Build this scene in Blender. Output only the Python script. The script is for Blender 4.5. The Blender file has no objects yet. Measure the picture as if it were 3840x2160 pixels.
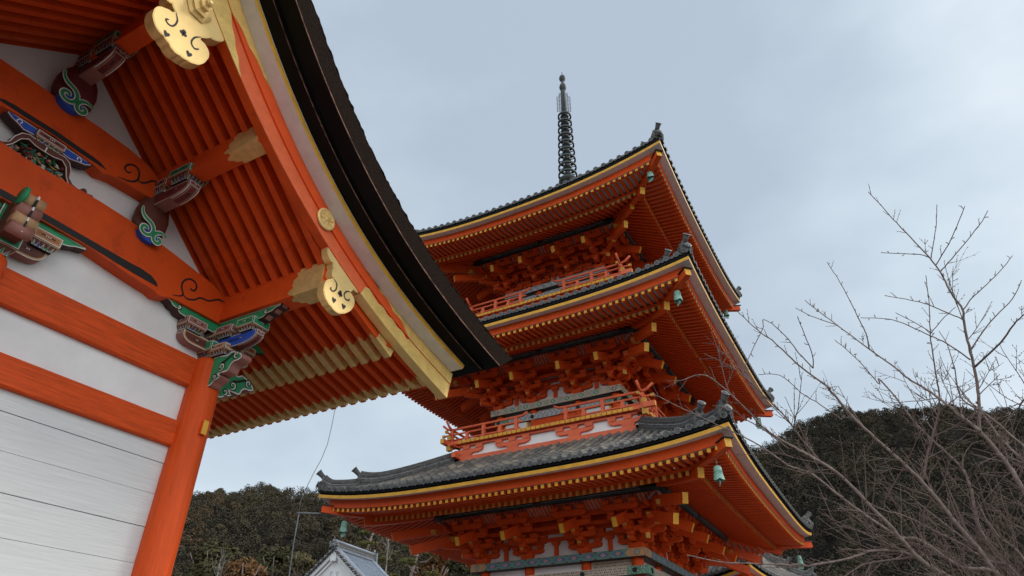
import bpy, math, random
import numpy as np
from mathutils import Vector, Matrix
random.seed(7); np.random.seed(7)
R = math.radians
C = bpy.context.scene.collection
SC = bpy.context.scene
# ------------------------------------------------------------------ camera
EYE = 1.6
cd = bpy.data.cameras.new('camera'); cam = bpy.data.objects.new('camera', cd); C.objects.link(cam)
yaw, pitch, roll = R(61.34367), R(32.86244), R(.19241)
fwd = Vector((math.sin(yaw)*math.cos(pitch), math.cos(yaw)*math.cos(pitch), math.sin(pitch)))
rt = Vector((math.cos(yaw), -math.sin(yaw), 0)); up = rt.cross(fwd)
r_ = math.cos(roll)*rt + math.sin(roll)*up; u_ = -math.sin(roll)*rt + math.cos(roll)*up
cam.matrix_world = Matrix(((r_.x, u_.x, -fwd.x, 0), (r_.y, u_.y, -fwd.y, 0), (r_.z, u_.z, -fwd.z, EYE), (0, 0, 0, 1)))
cd.sensor_width = 36; cd.lens = 2478.245/3840*36; cd.clip_start = .05; cd.clip_end = 5000
SC.camera = cam
SC.render.resolution_x, SC.render.resolution_y = 1024, 576
# ------------------------------------------------------------------ light
SUN = Vector((.88, -.88, 1.02)).normalized()
SUN_EL = math.asin(SUN.z); SUN_ROT = math.atan2(SUN.x, SUN.y)
sl = bpy.data.lights.new('sun', 'SUN'); so = bpy.data.objects.new('sun', sl); C.objects.link(so)
sl.energy = 1.9; sl.angle = R(18); sl.color = (1, .95, .87)
so.rotation_euler = SUN.to_track_quat('Z', 'Y').to_euler(); so.location = (20, -20, 30)
SC.view_settings.view_transform = 'Standard'; SC.view_settings.look = 'None'
SC.view_settings.exposure = 0.15; SC.view_settings.gamma = 1
W = bpy.data.worlds.new('World'); SC.world = W; W.use_nodes = True
nt = W.node_tree; nt.nodes.clear()
def N(t, **k):
    n = nt.nodes.new(t)
    for a, b in k.items():
        if a.startswith('i_'): n.inputs[a[2:].replace('_', ' ')].default_value = b
        elif a.startswith('n'): n.inputs[int(a[1:])].default_value = b
        else: setattr(n, a, b)
    return n
def L(a, b, ao=0, bi=0): nt.links.new(a.outputs[ao] if not isinstance(ao, str) else a.outputs[ao], b.inputs[bi])
out = N('ShaderNodeOutputWorld'); bg = N('ShaderNodeBackground'); bg.inputs[1].default_value = .1
sky = N('ShaderNodeTexSky', sky_type='NISHITA', sun_disc=False, sun_elevation=SUN_EL, sun_rotation=SUN_ROT)
tc = N('ShaderNodeTexCoord')
mp = N('ShaderNodeMapping'); mp.inputs['Scale'].default_value = (1, 1, 1.9); mp.inputs['Rotation'].default_value = (.2, .3, .9)
n1 = N('ShaderNodeTexNoise', i_Scale=1.9, i_Detail=5.0, i_Roughness=.5)
L(tc, mp, 'Generated'); L(mp, n1)
dt = N('ShaderNodeVectorMath', operation='DOT_PRODUCT'); dt.inputs[1].default_value = SUN
L(tc, dt, 'Generated')
gl = N('ShaderNodeMapRange'); gl.inputs[1].default_value = .55; gl.inputs[2].default_value = 1.0; gl.inputs[3].default_value = 0; gl.inputs[4].default_value = 1
nt.links.new(dt.outputs['Value'], gl.inputs[0])
pw = N('ShaderNodeMath', operation='POWER'); pw.inputs[1].default_value = 2.2; L(gl, pw)
sz = N('ShaderNodeSeparateXYZ'); L(tc, sz, 'Generated')
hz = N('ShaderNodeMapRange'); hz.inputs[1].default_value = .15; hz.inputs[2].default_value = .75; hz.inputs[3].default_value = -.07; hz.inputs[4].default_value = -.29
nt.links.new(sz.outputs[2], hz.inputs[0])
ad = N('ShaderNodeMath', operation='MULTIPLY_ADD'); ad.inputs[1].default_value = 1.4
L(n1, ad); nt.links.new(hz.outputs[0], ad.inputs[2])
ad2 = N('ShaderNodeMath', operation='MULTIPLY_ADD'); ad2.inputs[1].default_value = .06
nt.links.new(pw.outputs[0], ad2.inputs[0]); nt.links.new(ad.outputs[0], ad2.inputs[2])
zn = N('ShaderNodeMapRange'); zn.inputs[1].default_value = .86; zn.inputs[2].default_value = 1.0; zn.inputs[3].default_value = 9.9; zn.inputs[4].default_value = 20.0; zn.interpolation_type = 'SMOOTHSTEP'  # overhead sky brightened out of view to light roofs and walls
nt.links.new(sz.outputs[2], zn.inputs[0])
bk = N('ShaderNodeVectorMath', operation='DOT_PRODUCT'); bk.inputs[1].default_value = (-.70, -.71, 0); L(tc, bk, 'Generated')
b2 = N('ShaderNodeMapRange'); b2.inputs[1].default_value = .05; b2.inputs[2].default_value = .8; b2.inputs[3].default_value = 0; b2.inputs[4].default_value = 9.0; b2.interpolation_type = 'SMOOTHSTEP'  # extra sky brightness added behind the camera for the facing walls
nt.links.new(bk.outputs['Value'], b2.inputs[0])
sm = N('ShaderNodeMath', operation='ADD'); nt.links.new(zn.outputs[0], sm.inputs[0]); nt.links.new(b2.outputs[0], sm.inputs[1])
cr = N('ShaderNodeValToRGB'); e = cr.color_ramp.elements
e[0].position = .30; e[0].color = (.44, .525, .63, 1); e[1].position = .98; e[1].color = (.88, .92, .95, 1)
x = e.new(.50); x.color = (.505, .60, .69, 1); x = e.new(.70); x.color = (.63, .73, .82, 1)
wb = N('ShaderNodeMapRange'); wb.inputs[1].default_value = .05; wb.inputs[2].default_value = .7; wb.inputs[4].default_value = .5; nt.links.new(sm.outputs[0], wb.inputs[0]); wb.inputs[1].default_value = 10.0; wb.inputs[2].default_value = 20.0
prev = ad2
for dv, w0, am in (((.868, -.178, .463), .93, .20), ((.655, -.33, .68), .972, .20)):       # brighter openings in the cloud deck
    q = Vector(dv).normalized(); dd = N('ShaderNodeVectorMath', operation='DOT_PRODUCT'); dd.inputs[1].default_value = q; L(tc, dd, 'Generated')
    mr = N('ShaderNodeMapRange'); mr.interpolation_type = 'SMOOTHSTEP'; mr.inputs[1].default_value = w0; mr.inputs[2].default_value = 1.0; mr.inputs[4].default_value = am; nt.links.new(dd.outputs['Value'], mr.inputs[0])
    a_ = N('ShaderNodeMath', operation='ADD'); L(prev, a_); nt.links.new(mr.outputs[0], a_.inputs[1]); prev = a_
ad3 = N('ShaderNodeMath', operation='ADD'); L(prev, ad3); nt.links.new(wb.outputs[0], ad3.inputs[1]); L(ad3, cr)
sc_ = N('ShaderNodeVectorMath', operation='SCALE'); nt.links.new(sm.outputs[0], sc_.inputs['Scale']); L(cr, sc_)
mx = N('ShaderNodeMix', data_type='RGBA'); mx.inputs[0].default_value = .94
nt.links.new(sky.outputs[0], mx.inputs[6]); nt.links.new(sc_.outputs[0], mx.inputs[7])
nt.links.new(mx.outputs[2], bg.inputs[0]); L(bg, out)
# ------------------------------------------------------------------ materials
MATS = {}
def mat(name, col, rough=.6, metal=0., var=.12, vs=6., bump=0., bs=40., stretch=None, kind=None, col2=None, spec=.4, bd=.01, wear=None):
    m = bpy.data.materials.new(name); m.use_nodes = True; MATS[name] = m
    t = m.node_tree; ns = t.nodes; b = ns['Principled BSDF']
    b.inputs['Roughness'].default_value = rough; b.inputs['Metallic'].default_value = metal
    b.inputs['Specular IOR Level'].default_value = spec
    tc = ns.new('ShaderNodeTexCoord'); mp = ns.new('ShaderNodeMapping'); t.links.new(tc.outputs['Object'], mp.inputs[0])
    if stretch: mp.inputs['Scale'].default_value = stretch
    no = ns.new('ShaderNodeTexNoise'); no.inputs['Scale'].default_value = vs; no.inputs['Detail'].default_value = 6; no.inputs['Roughness'].default_value = .65
    t.links.new(mp.outputs[0], no.inputs[0])
    c2 = col2 or tuple(c*(1-var*2.2) for c in col)
    rp = ns.new('ShaderNodeValToRGB'); rp.color_ramp.elements[0].position = .32; rp.color_ramp.elements[1].position = .68
    rp.color_ramp.elements[0].color = (*c2, 1); rp.color_ramp.elements[1].color = (*(min(1, c*(1+var)) for c in col), 1) if not col2 else (*col, 1)
    t.links.new(no.outputs[0], rp.inputs[0])
    if wear:
        wc, ws, wst, wf, wth = wear
        m2 = ns.new('ShaderNodeMapping'); m2.inputs['Scale'].default_value = wst; t.links.new(tc.outputs['Object'], m2.inputs[0])
        w1 = ns.new('ShaderNodeTexNoise'); w1.inputs['Scale'].default_value = ws; w1.inputs['Detail'].default_value = 8; w1.inputs['Roughness'].default_value = .7; t.links.new(m2.outputs[0], w1.inputs[0])
        w2 = ns.new('ShaderNodeMapRange'); w2.inputs[1].default_value = wth; w2.inputs[2].default_value = wth+.10; w2.inputs[4].default_value = wf; t.links.new(w1.outputs[0], w2.inputs[0])
        wm = ns.new('ShaderNodeMix'); wm.data_type = 'RGBA'; wm.inputs[7].default_value = (*wc, 1); t.links.new(w2.outputs[0], wm.inputs[0]); t.links.new(rp.outputs[0], wm.inputs[6]); t.links.new(wm.outputs[2], b.inputs['Base Color'])
    else: t.links.new(rp.outputs[0], b.inputs['Base Color'])
    if bump:
        nb = ns.new('ShaderNodeTexVoronoi' if kind == 'engrave' else 'ShaderNodeTexNoise'); nb.inputs['Scale'].default_value = bs
        if kind == 'engrave': nb.feature = 'DISTANCE_TO_EDGE'
        else: nb.inputs['Detail'].default_value = 5
        t.links.new(mp.outputs[0], nb.inputs[0])
        bp = ns.new('ShaderNodeBump'); bp.inputs['Strength'].default_value = bump; bp.inputs['Distance'].default_value = bd
        t.links.new(nb.outputs[0], bp.inputs['Height']); t.links.new(bp.outputs[0], b.inputs['Normal'])
    return m
mat('verm', (.68, .080, .011), .5, var=.06, vs=3, bump=.25, bs=14, bd=.004, spec=.16, wear=((.36, .045, .012), 5, (1, 1, 1), .5, .56))
mat('verm_grain', (.68, .084, .013), .5, var=.14, vs=9, bump=.7, bs=26, stretch=(.25, 1, 4), bd=.008, spec=.16, wear=((.40, .05, .015), 16, (.12, 1, 2.2), .6, .55))
mat('verm_col', (.68, .084, .013), .5, var=.08, vs=5, bump=.6, bs=16, stretch=(3, 3, .22), bd=.012, spec=.16, wear=((.42, .05, .015), 8, (2.5, 2.5, .25), .5, .58))
mat('barge_red', (.82, .10, .018), .45, var=.05, vs=4, spec=.3)
mat('verm_pale', (.83, .155, .055), .5, var=.06, vs=7, bump=.3, bs=20, bd=.004, spec=.3)
mat('salmon', (.74, .14, .055), .6, var=.08, vs=3)
mat('plaster', (.80, .785, .77), .8, var=.04, vs=2, bump=.08, bs=60)
mat('plank', (.67, .67, .66), .75, var=.03, vs=11, bump=.6, bs=18, stretch=(.16, 1, 2.4), bd=.008, wear=((.36, .37, .32), 13, (.22, 1, 2.6), .4, .64))
mat('board_bounce_white', (.78, .73, .69), .8, var=.05)  # white board, tint reflected from the vermilion partly put into the colour
mat('fr_teal', (.15, .27, .24), .65); mat('fr_blue', (.09, .13, .33), .65); mat('fr_green', (.13, .29, .20), .65); mat('understory_shade', (.012, .011, .009), .95, spec=.02)
mat('eave_bounce_white', (.72, .62, .59), .8, var=.06)  # white paint with pink bounce light mixed into the colour
mat('white', (.82, .81, .79), .7, var=.04)
mat('gold', (.90, .63, .25), .55, .3, var=.05, vs=4, bump=.05, bs=30)
mat('gold_eng', (.90, .60, .19), .52, .4, var=.08, vs=9, bump=.5, bs=34, kind='engrave', bd=.006)
mat('gold_aged', (.80, .55, .21), .45, .45, var=.10, vs=9, bump=.25, bs=30, bd=.004)
mat('yellow', (.72, .36, .03), .5, var=.10, vs=5)
mat('ochre', (.60, .31, .05), .55, var=.12)
mat('black', (.007, .007, .008), .5, var=.2, spec=.15)
mat('ink', (.012, .010, .010), .6, var=.0)
mat('lacq', (.004, .0036, .0036), .5, var=.25, vs=3, bump=.2, bs=9, spec=.12)
mat('bark', (.026, .014, .009), .95, col2=(.004, .003, .0025), vs=75, bump=1., bs=60, bd=.02, spec=.05)
mat('barkedge', (.30, .15, .10), .85, col2=(.02, .012, .01), vs=9, spec=.1)
mat('barktop', (.085, .07, .055), .95, col2=(.04, .035, .03), vs=14, bump=.8, bs=30, bd=.03)
mat('green', (.025, .30, .12), .55, var=.08); mat('dgreen', (.015, .15, .07), .6)
mat('blue', (.02, .09, .50), .55, var=.08); mat('brown', (.13, .035, .022), .6, var=.12); mat('dbrown', (.05, .014, .012), .6)
mat('pink', (.34, .14, .11), .6, var=.08); mat('tan', (.52, .30, .15), .6, var=.1); mat('line', (.78, .72, .66), .6, var=.0)
mat('maroon', (.16, .03, .03), .6); mat('orangeb', (.42, .16, .06), .6)
mat('purlin', (.022, .03, .028), .55, var=.25); mat('teal', (.10, .30, .28), .6); mat('beige', (.52, .44, .33), .65, var=.08)
mat('grey', (.40, .40, .40), .7); mat('lilac', (.30, .30, .45), .6)
mat('tile', (.13, .125, .118), .7, col2=(.05, .048, .046), vs=9, bump=.35, bs=30, spec=.25)
mat('tile_light', (.30, .31, .33), .6, col2=(.12, .125, .13), vs=9)
mat('verdigris', (.30, .52, .42), .7, col2=(.17, .34, .28), vs=9)
mat('bronze', (.055, .06, .056), .6, .1, col2=(.025, .03, .028), vs=8)
mat('stone', (.13, .125, .115), .9, var=.12, vs=1.2, bump=.3, bs=20)
mat('cable', (.20, .20, .21), .5)
mat('blue_tile', (.30, .34, .40), .5, col2=(.16, .18, .22), vs=12, bump=.3, bs=40)
mat('plaster_cool', (.72, .72, .72), .8, var=.04)
mat('soffit_shaded_white', (.50, .44, .43), .8, var=.05)  # white boards, dimness and red bounce light put into the colour
mat('twig', (.19, .132, .112), .8, col2=(.12, .08, .068), vs=30, spec=.2); mat('limb', (.29, .215, .185), .85, col2=(.12, .085, .072), vs=14, bump=.5, bs=30, stretch=(1, 1, 1))
mat('paletrunk', (.24, .21, .18), .8, var=.2)
def tile_mat(name, cells, ca, cb, cc):
    m = mat(name, ca, .72, vs=3, var=.1, spec=.2); t = m.node_tree; ns = t.nodes; b = ns['Principled BSDF']
    at = ns.new('ShaderNodeAttribute'); at.attribute_name = 'tint'
    rp = ns.new('ShaderNodeValToRGB'); e = rp.color_ramp.elements; rp.color_ramp.interpolation = 'LINEAR'
    e[0].position = 0; e[0].color = (*ca, 1); e[1].position = 1; e[1].color = (*cc, 1); k = e.new(.55); k.color = (*cb, 1)
    no = ns.new('ShaderNodeTexNoise'); no.inputs['Scale'].default_value = 14; no.inputs['Detail'].default_value = 5
    mm = ns.new('ShaderNodeMix'); mm.data_type = 'RGBA'; mm.blend_type = 'MULTIPLY'; mm.inputs[0].default_value = .55
    tc = ns.new('ShaderNodeTexCoord'); t.links.new(tc.outputs['Object'], no.inputs[0])
    r2 = ns.new('ShaderNodeValToRGB'); r2.color_ramp.elements[0].position = .35; r2.color_ramp.elements[1].position = .65; r2.color_ramp.elements[0].color = (.55, .55, .55, 1)
    t.links.new(at.outputs['Fac'], rp.inputs[0]); t.links.new(no.outputs[0], r2.inputs[0])
    t.links.new(rp.outputs[0], mm.inputs[6]); t.links.new(r2.outputs[0], mm.inputs[7]); t.links.new(mm.outputs[2], b.inputs['Base Color'])
tile_mat('tile_var', 1, (.11, .104, .096), (.20, .185, .165), (.40, .335, .25))
def leaf_mat(name, cols):
    m = mat(name, cols[0], .9, spec=.03); t = m.node_tree; ns = t.nodes; b = ns['Principled BSDF']
    at = ns.new('ShaderNodeAttribute'); at.attribute_name = 'tint'
    rp = ns.new('ShaderNodeValToRGB'); e = rp.color_ramp.elements
    e[0].position = 0; e[0].color = (*cols[0], 1); e[1].position = 1; e[1].color = (*cols[-1], 1)
    for i, c in enumerate(cols[1:-1]): k = e.new((i+1)/(len(cols)-1)); k.color = (*c, 1)
    t.links.new(at.outputs['Fac'], rp.inputs[0]); t.links.new(rp.outputs[0], b.inputs['Base Color'])
leaf_mat('forest', [(.038, .034, .026), (.056, .048, .033), (.074, .062, .038), (.092, .066, .040), (.115, .074, .042)])
leaf_mat('needle', [(.05, .06, .025), (.10, .095, .035), (.17, .14, .05)])
leaf_mat('rust', [(.07, .036, .018), (.13, .068, .03), (.18, .10, .04)])
leaf_mat('olive', [(.035, .036, .02), (.065, .060, .03), (.10, .08, .04)])
# ------------------------------------------------------------------ mesh helper
class MB:
    def __init__(s, off=(0, 0, -EYE)): s.v = []; s.f = []; s.m = []; s.sm = []; s.off = off; s.names = []; s.tint = []; s.usetint = False
    def mi(s, n):
        if n not in s.names: s.names.append(n)
        return s.names.index(n)
    def add(s, vs, fs, m, smooth=False, tint=0.):
        b = len(s.v); s.v.extend([tuple(map(float, p)) for p in vs])
        k = s.mi(m) if isinstance(m, str) else None
        for i, f in enumerate(fs):
            s.f.append([b+j for j in f]); s.m.append(k if k is not None else s.mi(m[i])); s.sm.append(smooth); s.tint.append(tint)
    def box(s, c, d, m, ax=None, taper=None):
        c = np.array(c, float); d = np.array(d, float)/2; A = np.eye(3) if ax is None else np.array(ax, float)
        tp = taper or 1.
        vs = []
        for z in (-1, 1):
            k = tp if z < 0 else 1.
            for x, y in ((-1, -1), (1, -1), (1, 1), (-1, 1)): vs.append(c + A[0]*d[0]*x*k + A[1]*d[1]*y*k + A[2]*d[2]*z)
        s.add(vs, [(3, 2, 1, 0), (4, 5, 6, 7), (0, 1, 5, 4), (1, 2, 6, 5), (2, 3, 7, 6), (3, 0, 4, 7)], m)
    def bb(s, lo, hi, m): s.box([(a+b)/2 for a, b in zip(lo, hi)], [abs(b-a) for a, b in zip(lo, hi)], m)
    def beam(s, p0, p1, w, h, m, endm=None, upv=(0, 0, 1), startm=None):
        p0 = np.array(p0, float); p1 = np.array(p1, float); d = p1-p0; d /= np.linalg.norm(d)
        sd = np.cross(d, upv); sd /= np.linalg.norm(sd); u = np.cross(sd, d)
        vs = [p + sd*w/2*a + u*h/2*b for p in (p0, p1) for a, b in ((-1, -1), (1, -1), (1, 1), (-1, 1))]
        s.add(vs, [(0, 1, 2, 3), (7, 6, 5, 4), (0, 4, 5, 1), (1, 5, 6, 2), (2, 6, 7, 3), (3, 7, 4, 0)], [startm or m, endm or m, m, m, m, m])
    def prism(s, poly, f0, f1, m, side=None, back=None):
        """poly 2-D, f0/f1 map a 2-D point to the front/back 3-D face"""
        n = len(poly); vs = [f0(*p) for p in poly]+[f1(*p) for p in poly]
        fs = [tuple(range(n)), tuple(range(2*n-1, n-1, -1))]+[(i, i+n, (i+1) % n+n, (i+1) % n) for i in range(n)]
        s.add(vs, fs, [m, back or m]+[side or m]*n)
    def panel(s, poly, f, layers):
        """nested insets of a 2-D outline, f(x,y,k) -> 3-D with k lifting each layer"""
        for k, (d, m) in enumerate(layers):
            q = inset(poly, d); s.add([f(x, y, k+1) for x, y in q], [tuple(range(len(q)))], m)
    def tube(s, pts, r, m, n=6, cap=True, smooth=True):
        pts = [np.array(p, float) for p in pts]; rr = r if hasattr(r, '__len__') else [r]*len(pts)
        vs = []; fs = []; pu = None
        for i, p in enumerate(pts):
            d = pts[min(i+1, len(pts)-1)]-pts[max(i-1, 0)]; l = np.linalg.norm(d); d = d/l if l > 1e-9 else np.array((0, 0, 1.))
            if pu is None: pu = np.cross(d, (0, 0, 1) if abs(d[2]) < .9 else (1, 0, 0))
            pu = pu - d*(pu@d); pu /= np.linalg.norm(pu); pv = np.cross(d, pu)
            for j in range(n):
                a = 2*math.pi*j/n; vs.append(p + rr[i]*(math.cos(a)*pu+math.sin(a)*pv))
        for i in range(len(pts)-1):
            for j in range(n): k = (j+1) % n; fs.append((i*n+j, i*n+k, (i+1)*n+k, (i+1)*n+j))
        if cap: fs.append(tuple(range(n-1, -1, -1))); b = (len(pts)-1)*n; fs.append(tuple(range(b, b+n)))
        s.add(vs, fs, m, smooth)
    def lathe(s, prof, c, m, n=24, smooth=True, A=None, cap=True):
        A = np.eye(3) if A is None else np.array(A, float); c = np.array(c, float)
        vs = [c + A[0]*r*math.cos(2*math.pi*j/n)+A[1]*r*math.sin(2*math.pi*j/n)+A[2]*z for r, z in prof for j in range(n)]
        fs = [(i*n+j, i*n+(j+1) % n, (i+1)*n+(j+1) % n, (i+1)*n+j) for i in range(len(prof)-1) for j in range(n)]
        s.add(vs, fs, m, smooth)
        for i, fl in ((0, -1), (len(prof)-1, 1)):
            if cap and prof[i][0] > 1e-4: s.add([vs[i*n+j] for j in (range(n) if fl > 0 else range(n-1, -1, -1))], [tuple(range(n))], m)
    def grid(s, rows, m, smooth=False, flip=False, tint=0.):
        h = len(rows); w = len(rows[0]); vs = [p for r in rows for p in r]
        fs = [(i*w+j, i*w+j+1, (i+1)*w+j+1, (i+1)*w+j) for i in range(h-1) for j in range(w-1)]
        if flip: fs = [f[::-1] for f in fs]
        s.add(vs, fs, m, smooth, tint)
    def build(s, name, parent=None, label=None, loc=None):
        me = bpy.data.meshes.new(name); v = np.array(s.v, float).reshape(-1, 3)-np.array(s.off)
        q = [tuple(t) for t in np.round(v*20000).astype(np.int64).tolist()]; ids = {}; q = [ids.setdefault(t, len(ids)) for t in q]
        seen = set(); keep = []
        for i, f in enumerate(s.f):
            k = frozenset(q[j] for j in f)
            if k not in seen: seen.add(k); keep.append(i)
        if len(keep) < len(s.f):
            s.f = [s.f[i] for i in keep]; s.m = [s.m[i] for i in keep]; s.sm = [s.sm[i] for i in keep]; s.tint = [s.tint[i] for i in keep]
        me.from_pydata(v.tolist(), [], s.f)
        for n in s.names: me.materials.append(MATS[n])
        me.polygons.foreach_set('material_index', s.m); me.polygons.foreach_set('use_smooth', s.sm)
        if s.usetint:
            a = me.attributes.new('tint', 'FLOAT', 'FACE'); a.data.foreach_set('value', s.tint)
        me.update(); o = bpy.data.objects.new(name, me); C.objects.link(o)
        if parent: o.parent = parent
        if label: o['label'] = label
        return o
def inset(poly, d):
    if d == 0: return list(poly)
    n = len(poly); P = [np.array(p, float) for p in poly]
    ar = sum(P[i][0]*P[(i+1) % n][1]-P[(i+1) % n][0]*P[i][1] for i in range(n)); sg = 1 if ar > 0 else -1
    o = []
    for i in range(n):
        a, b, c = P[i-1], P[i], P[(i+1) % n]; e1 = b-a; e2 = c-b
        n1 = sg*np.array((-e1[1], e1[0]))/max(1e-9, np.hypot(*e1)); n2 = sg*np.array((-e2[1], e2[0]))/max(1e-9, np.hypot(*e2))
        h = n1+n2; q = h@n1
        o.append(tuple(b + h*d/max(q, .45)))
    return o
def thing(name, label, cat, loc=(0, 0, 0), rz=0, group=None):
    o = bpy.data.objects.new(name, None); C.objects.link(o); o.location = loc; o.rotation_euler = (0, 0, rz); o.empty_display_size = .3
    o['label'] = label; o['category'] = cat
    if group: o['group'] = group
    return o
def tag(o, label, cat, group=None):
    o['label'] = label; o['category'] = cat
    if group: o['group'] = group
    return o
def dup(o, parent, rz=None, loc=None):
    c = o.copy(); C.objects.link(c); c.parent = parent
    if rz is not None: c.rotation_euler = (0, 0, rz)
    if loc is not None: c.location = loc
    for ch in list(o.children):
        d = ch.copy(); C.objects.link(d); d.parent = c
    return c
def lerp(a, b, t): return a+(b-a)*t
# ================================================================== ground
g = MB(); n = 48
for (r0, r1) in ((0, 40), (40, 400), (400, 3000)):
    for j in range(n):
        a, b = 2*math.pi*j/n, 2*math.pi*(j+1)/n
        P = lambda r, t: (r*math.cos(t), r*math.sin(t), -EYE)
        g.add([P(r0, a), P(r1, a), P(r1, b), P(r0, b)] if r0 else [P(r1, a), P(r1, b), (0, 0, -EYE)], [(0, 1, 2, 3)] if r0 else [(0, 1, 2)], 'stone')
o = g.build('ground'); o['kind'] = 'structure'
# ================================================================== GATE
GO = (4.95, 7.2, -EYE)
G = thing('temple_gate', 'vermilion temple gate with gilded gable boards, white panels and thick dark bark roof', 'gate', (4.95, 7.2, 0))
def gm(): return MB(GO)
XR, XC, YF = 2.20, 4.95, 7.2
UP = np.polyfit([2.614, 2.93, 3.303, 3.531, 4.121, 4.848, 5.388, 6.094, 6.724, 7.555], [7.153, 6.777, 6.372, 6.164, 5.649, 5.231, 4.953, 4.671, 4.496, 4.329], 3)
LO = np.polyfit([2.308, 2.631, 2.961, 3.809, 4.502, 4.849, 5.366, 5.892, 7.448], [6.747, 6.444, 6.134, 5.394, 4.975, 4.801, 4.560, 4.358, 3.903], 3)
def cu(x): return float(np.polyval(UP, x)) if x <= 7.55 else float(np.polyval(UP, 7.55)+(x-7.55)*-.17)
def cl(x): return float(np.polyval(LO, x))
def mir(x): return 2*XR-x
def nrm(x):
    s = (cu(x+.01)-cu(x-.01))/.02; l = math.hypot(1, s); return -s/l, 1/l
def offp(t, n, xe):
    x = lerp(XR, xe, t); nx, nz = nrm(min(x, 7.5))
    if t == 0: return XR, cu(XR)+n/nz*.8
    k = min(1, t*9); return x+nx*n*k, cu(x)+nz*n+(1-k)*n*.3
def slab(name, n0, n1, y0, y1, xe0, xe1, mb, mf, me, mt, parent, sgn=1, seg=40, rough=0):
    g = gm(); X = (lambda x: x) if sgn > 0 else mir
    lo = [offp(i/seg, n0, xe0) for i in range(seg+1)]; hi = [offp(i/seg, n1+rough*(random.random()-.6), xe1) for i in range(seg+1)]
    fl = sgn < 0
    A = [(X(x), y0, z) for x, z in lo]; B = [(X(x), y0, z) for x, z in hi]; D = [(X(x), y1, z) for x, z in lo]; E = [(X(x), y1, z) for x, z in hi]
    g.grid([A, B], mf, flip=not fl, smooth=False); g.grid([A, D], mb, flip=fl, smooth=True); g.grid([B, E], mt, flip=not fl, smooth=True)
    g.grid([D, E], mf, flip=fl); g.add([A[-1], B[-1], E[-1], D[-1]], [(0, 1, 2, 3) if not fl else (3, 2, 1, 0)], me)
    return g.build(name, parent)
YB0, YB1, YE = 5.15, 5.29, 18.6
for sgn in (1, -1):
    rf = slab('bark_roof', .135, .50, 4.49, YE, 7.80, 8.14, 'lacq', 'bark', 'bark', 'barktop', G, sgn, 170, .03)
    g = gm(); X = (lambda x: x) if sgn > 0 else mir
    ed = [offp(i/60, .145, 7.80) for i in range(61)]; e2 = [offp(i/60, .160+.006*((i*5) % 4)/3, 7.80) for i in range(61)]
    g.grid([[(X(x), 4.4865, z) for x, z in ed], [(X(x), 4.4865, z) for x, z in e2]], 'barkedge')
    g.build('cut_bark_edge', rf)
    g = gm(); ed = [offp(i/140, .497+random.uniform(-.01, .01), 8.14) for i in range(141)]
    g.tube([(X(x), 4.50+random.uniform(-.006, .006), z) for x, z in ed], [random.uniform(.008, .022) for _ in ed], 'bark', 6); g.build('roof_lip', rf)
    b1 = slab('lacquer_board', .09, .138, 4.74, YE, 7.72, 7.76, 'lacq', 'lacq', 'lacq', 'lacq', G, sgn)
    g = gm(); ed = [offp(i/60, .088, 7.72) for i in range(61)]
    g.tube([(X(x), 4.745, z) for x, z in ed], .007, 'barkedge', 4); g.build('worn_edge', b1)
    wb = slab('white_eave_board', .0, .088, 4.935, YE, 7.49, 7.53, 'board_bounce_white', 'board_bounce_white', 'board_bounce_white', 'lacq', G, sgn)
    g = gm(); A = [offp(i/40, -.004, 7.495) for i in range(41)]; B = [offp(i/40, .088, 7.535) for i in range(41)]
    g.grid([[(X(x), 4.931, z) for x, z in A], [(X(x), 4.922, (z+w)/2) for (x, z), (_, w) in zip(A, B)], [(X(x), 4.937, z) for x, z in B]], 'yellow', flip=sgn > 0, smooth=True)
    g.add([(X(A[-1][0]), 4.931, A[-1][1]), (X(B[-1][0]), 4.937, B[-1][1]), (X(B[-1][0]+.02), YE, B[-1][1]), (X(A[-1][0]+.02), YE, A[-1][1])], [(0, 1, 2, 3)], 'yellow')
    g.build('yellow_edge', wb)
    # barge board (two stepped bands) with gold fittings
    xs = np.linspace(XR, 7.45, 46)
    md = lambda x: lerp(cl(x), cu(x), .56)
    g = gm()
    lowp = [(x, cl(x)) for x in xs]; upp = [(x, cu(x)-.003) for x in np.linspace(XR, 7.545, 46)]
    poly = lowp+upp[::-1]
    g.prism([(X(x), z) for x, z in poly], lambda x, z: (x, YB0+.02, z), lambda x, z: (x, YB1, z), 'verm_pale', 'verm')
    bp = g.build('barge_board', G)
    g = gm(); ub = [(x, md(x)) for x in np.linspace(XR, 7.49, 46)]+upp[::-1]
    g.prism([(X(x), z) for x, z in ub], lambda x, z: (x, YB0-.004, z), lambda x, z: (x, YB0+.02, z), 'barge_red', 'barge_red')
    g.build('upper_moulding', bp)
    g = gm(); ub = [(x, cl(x)+.0) for x in xs]+[(x, cl(x)+.045) for x in xs[::-1]]
    g.prism([(X(x), z) for x, z in ub], lambda x, z: (x, YB0+.008, z), lambda x, z: (x, YB0+.02, z), 'verm_pale', 'verm_pale')
    g.build('lower_bead', bp)
    # gold: apex
    def wav(a, b, n, amp, ph=0):
        o = []
        for i in range(n+1):
            t = i/n; d = np.array(b)-np.array(a); nn = np.array((-d[1], d[0]))/np.hypot(*d)
            o.append(tuple(np.array(a)+d*t+nn*amp*abs(math.sin(t*math.pi*3+ph))*(0 < i < n)))
        return o
    def plate(poly, y, nm='gold_fitting', t=.005, m='gold_eng'):
        g = gm(); g.prism([(X(x), z) for x, z in poly], lambda x, z: (x, y-t, z), lambda x, z: (x, y+.003, z), m, 'gold'); return g.build(nm, bp)
    xa = np.linspace(XR, 2.94, 14)
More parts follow.
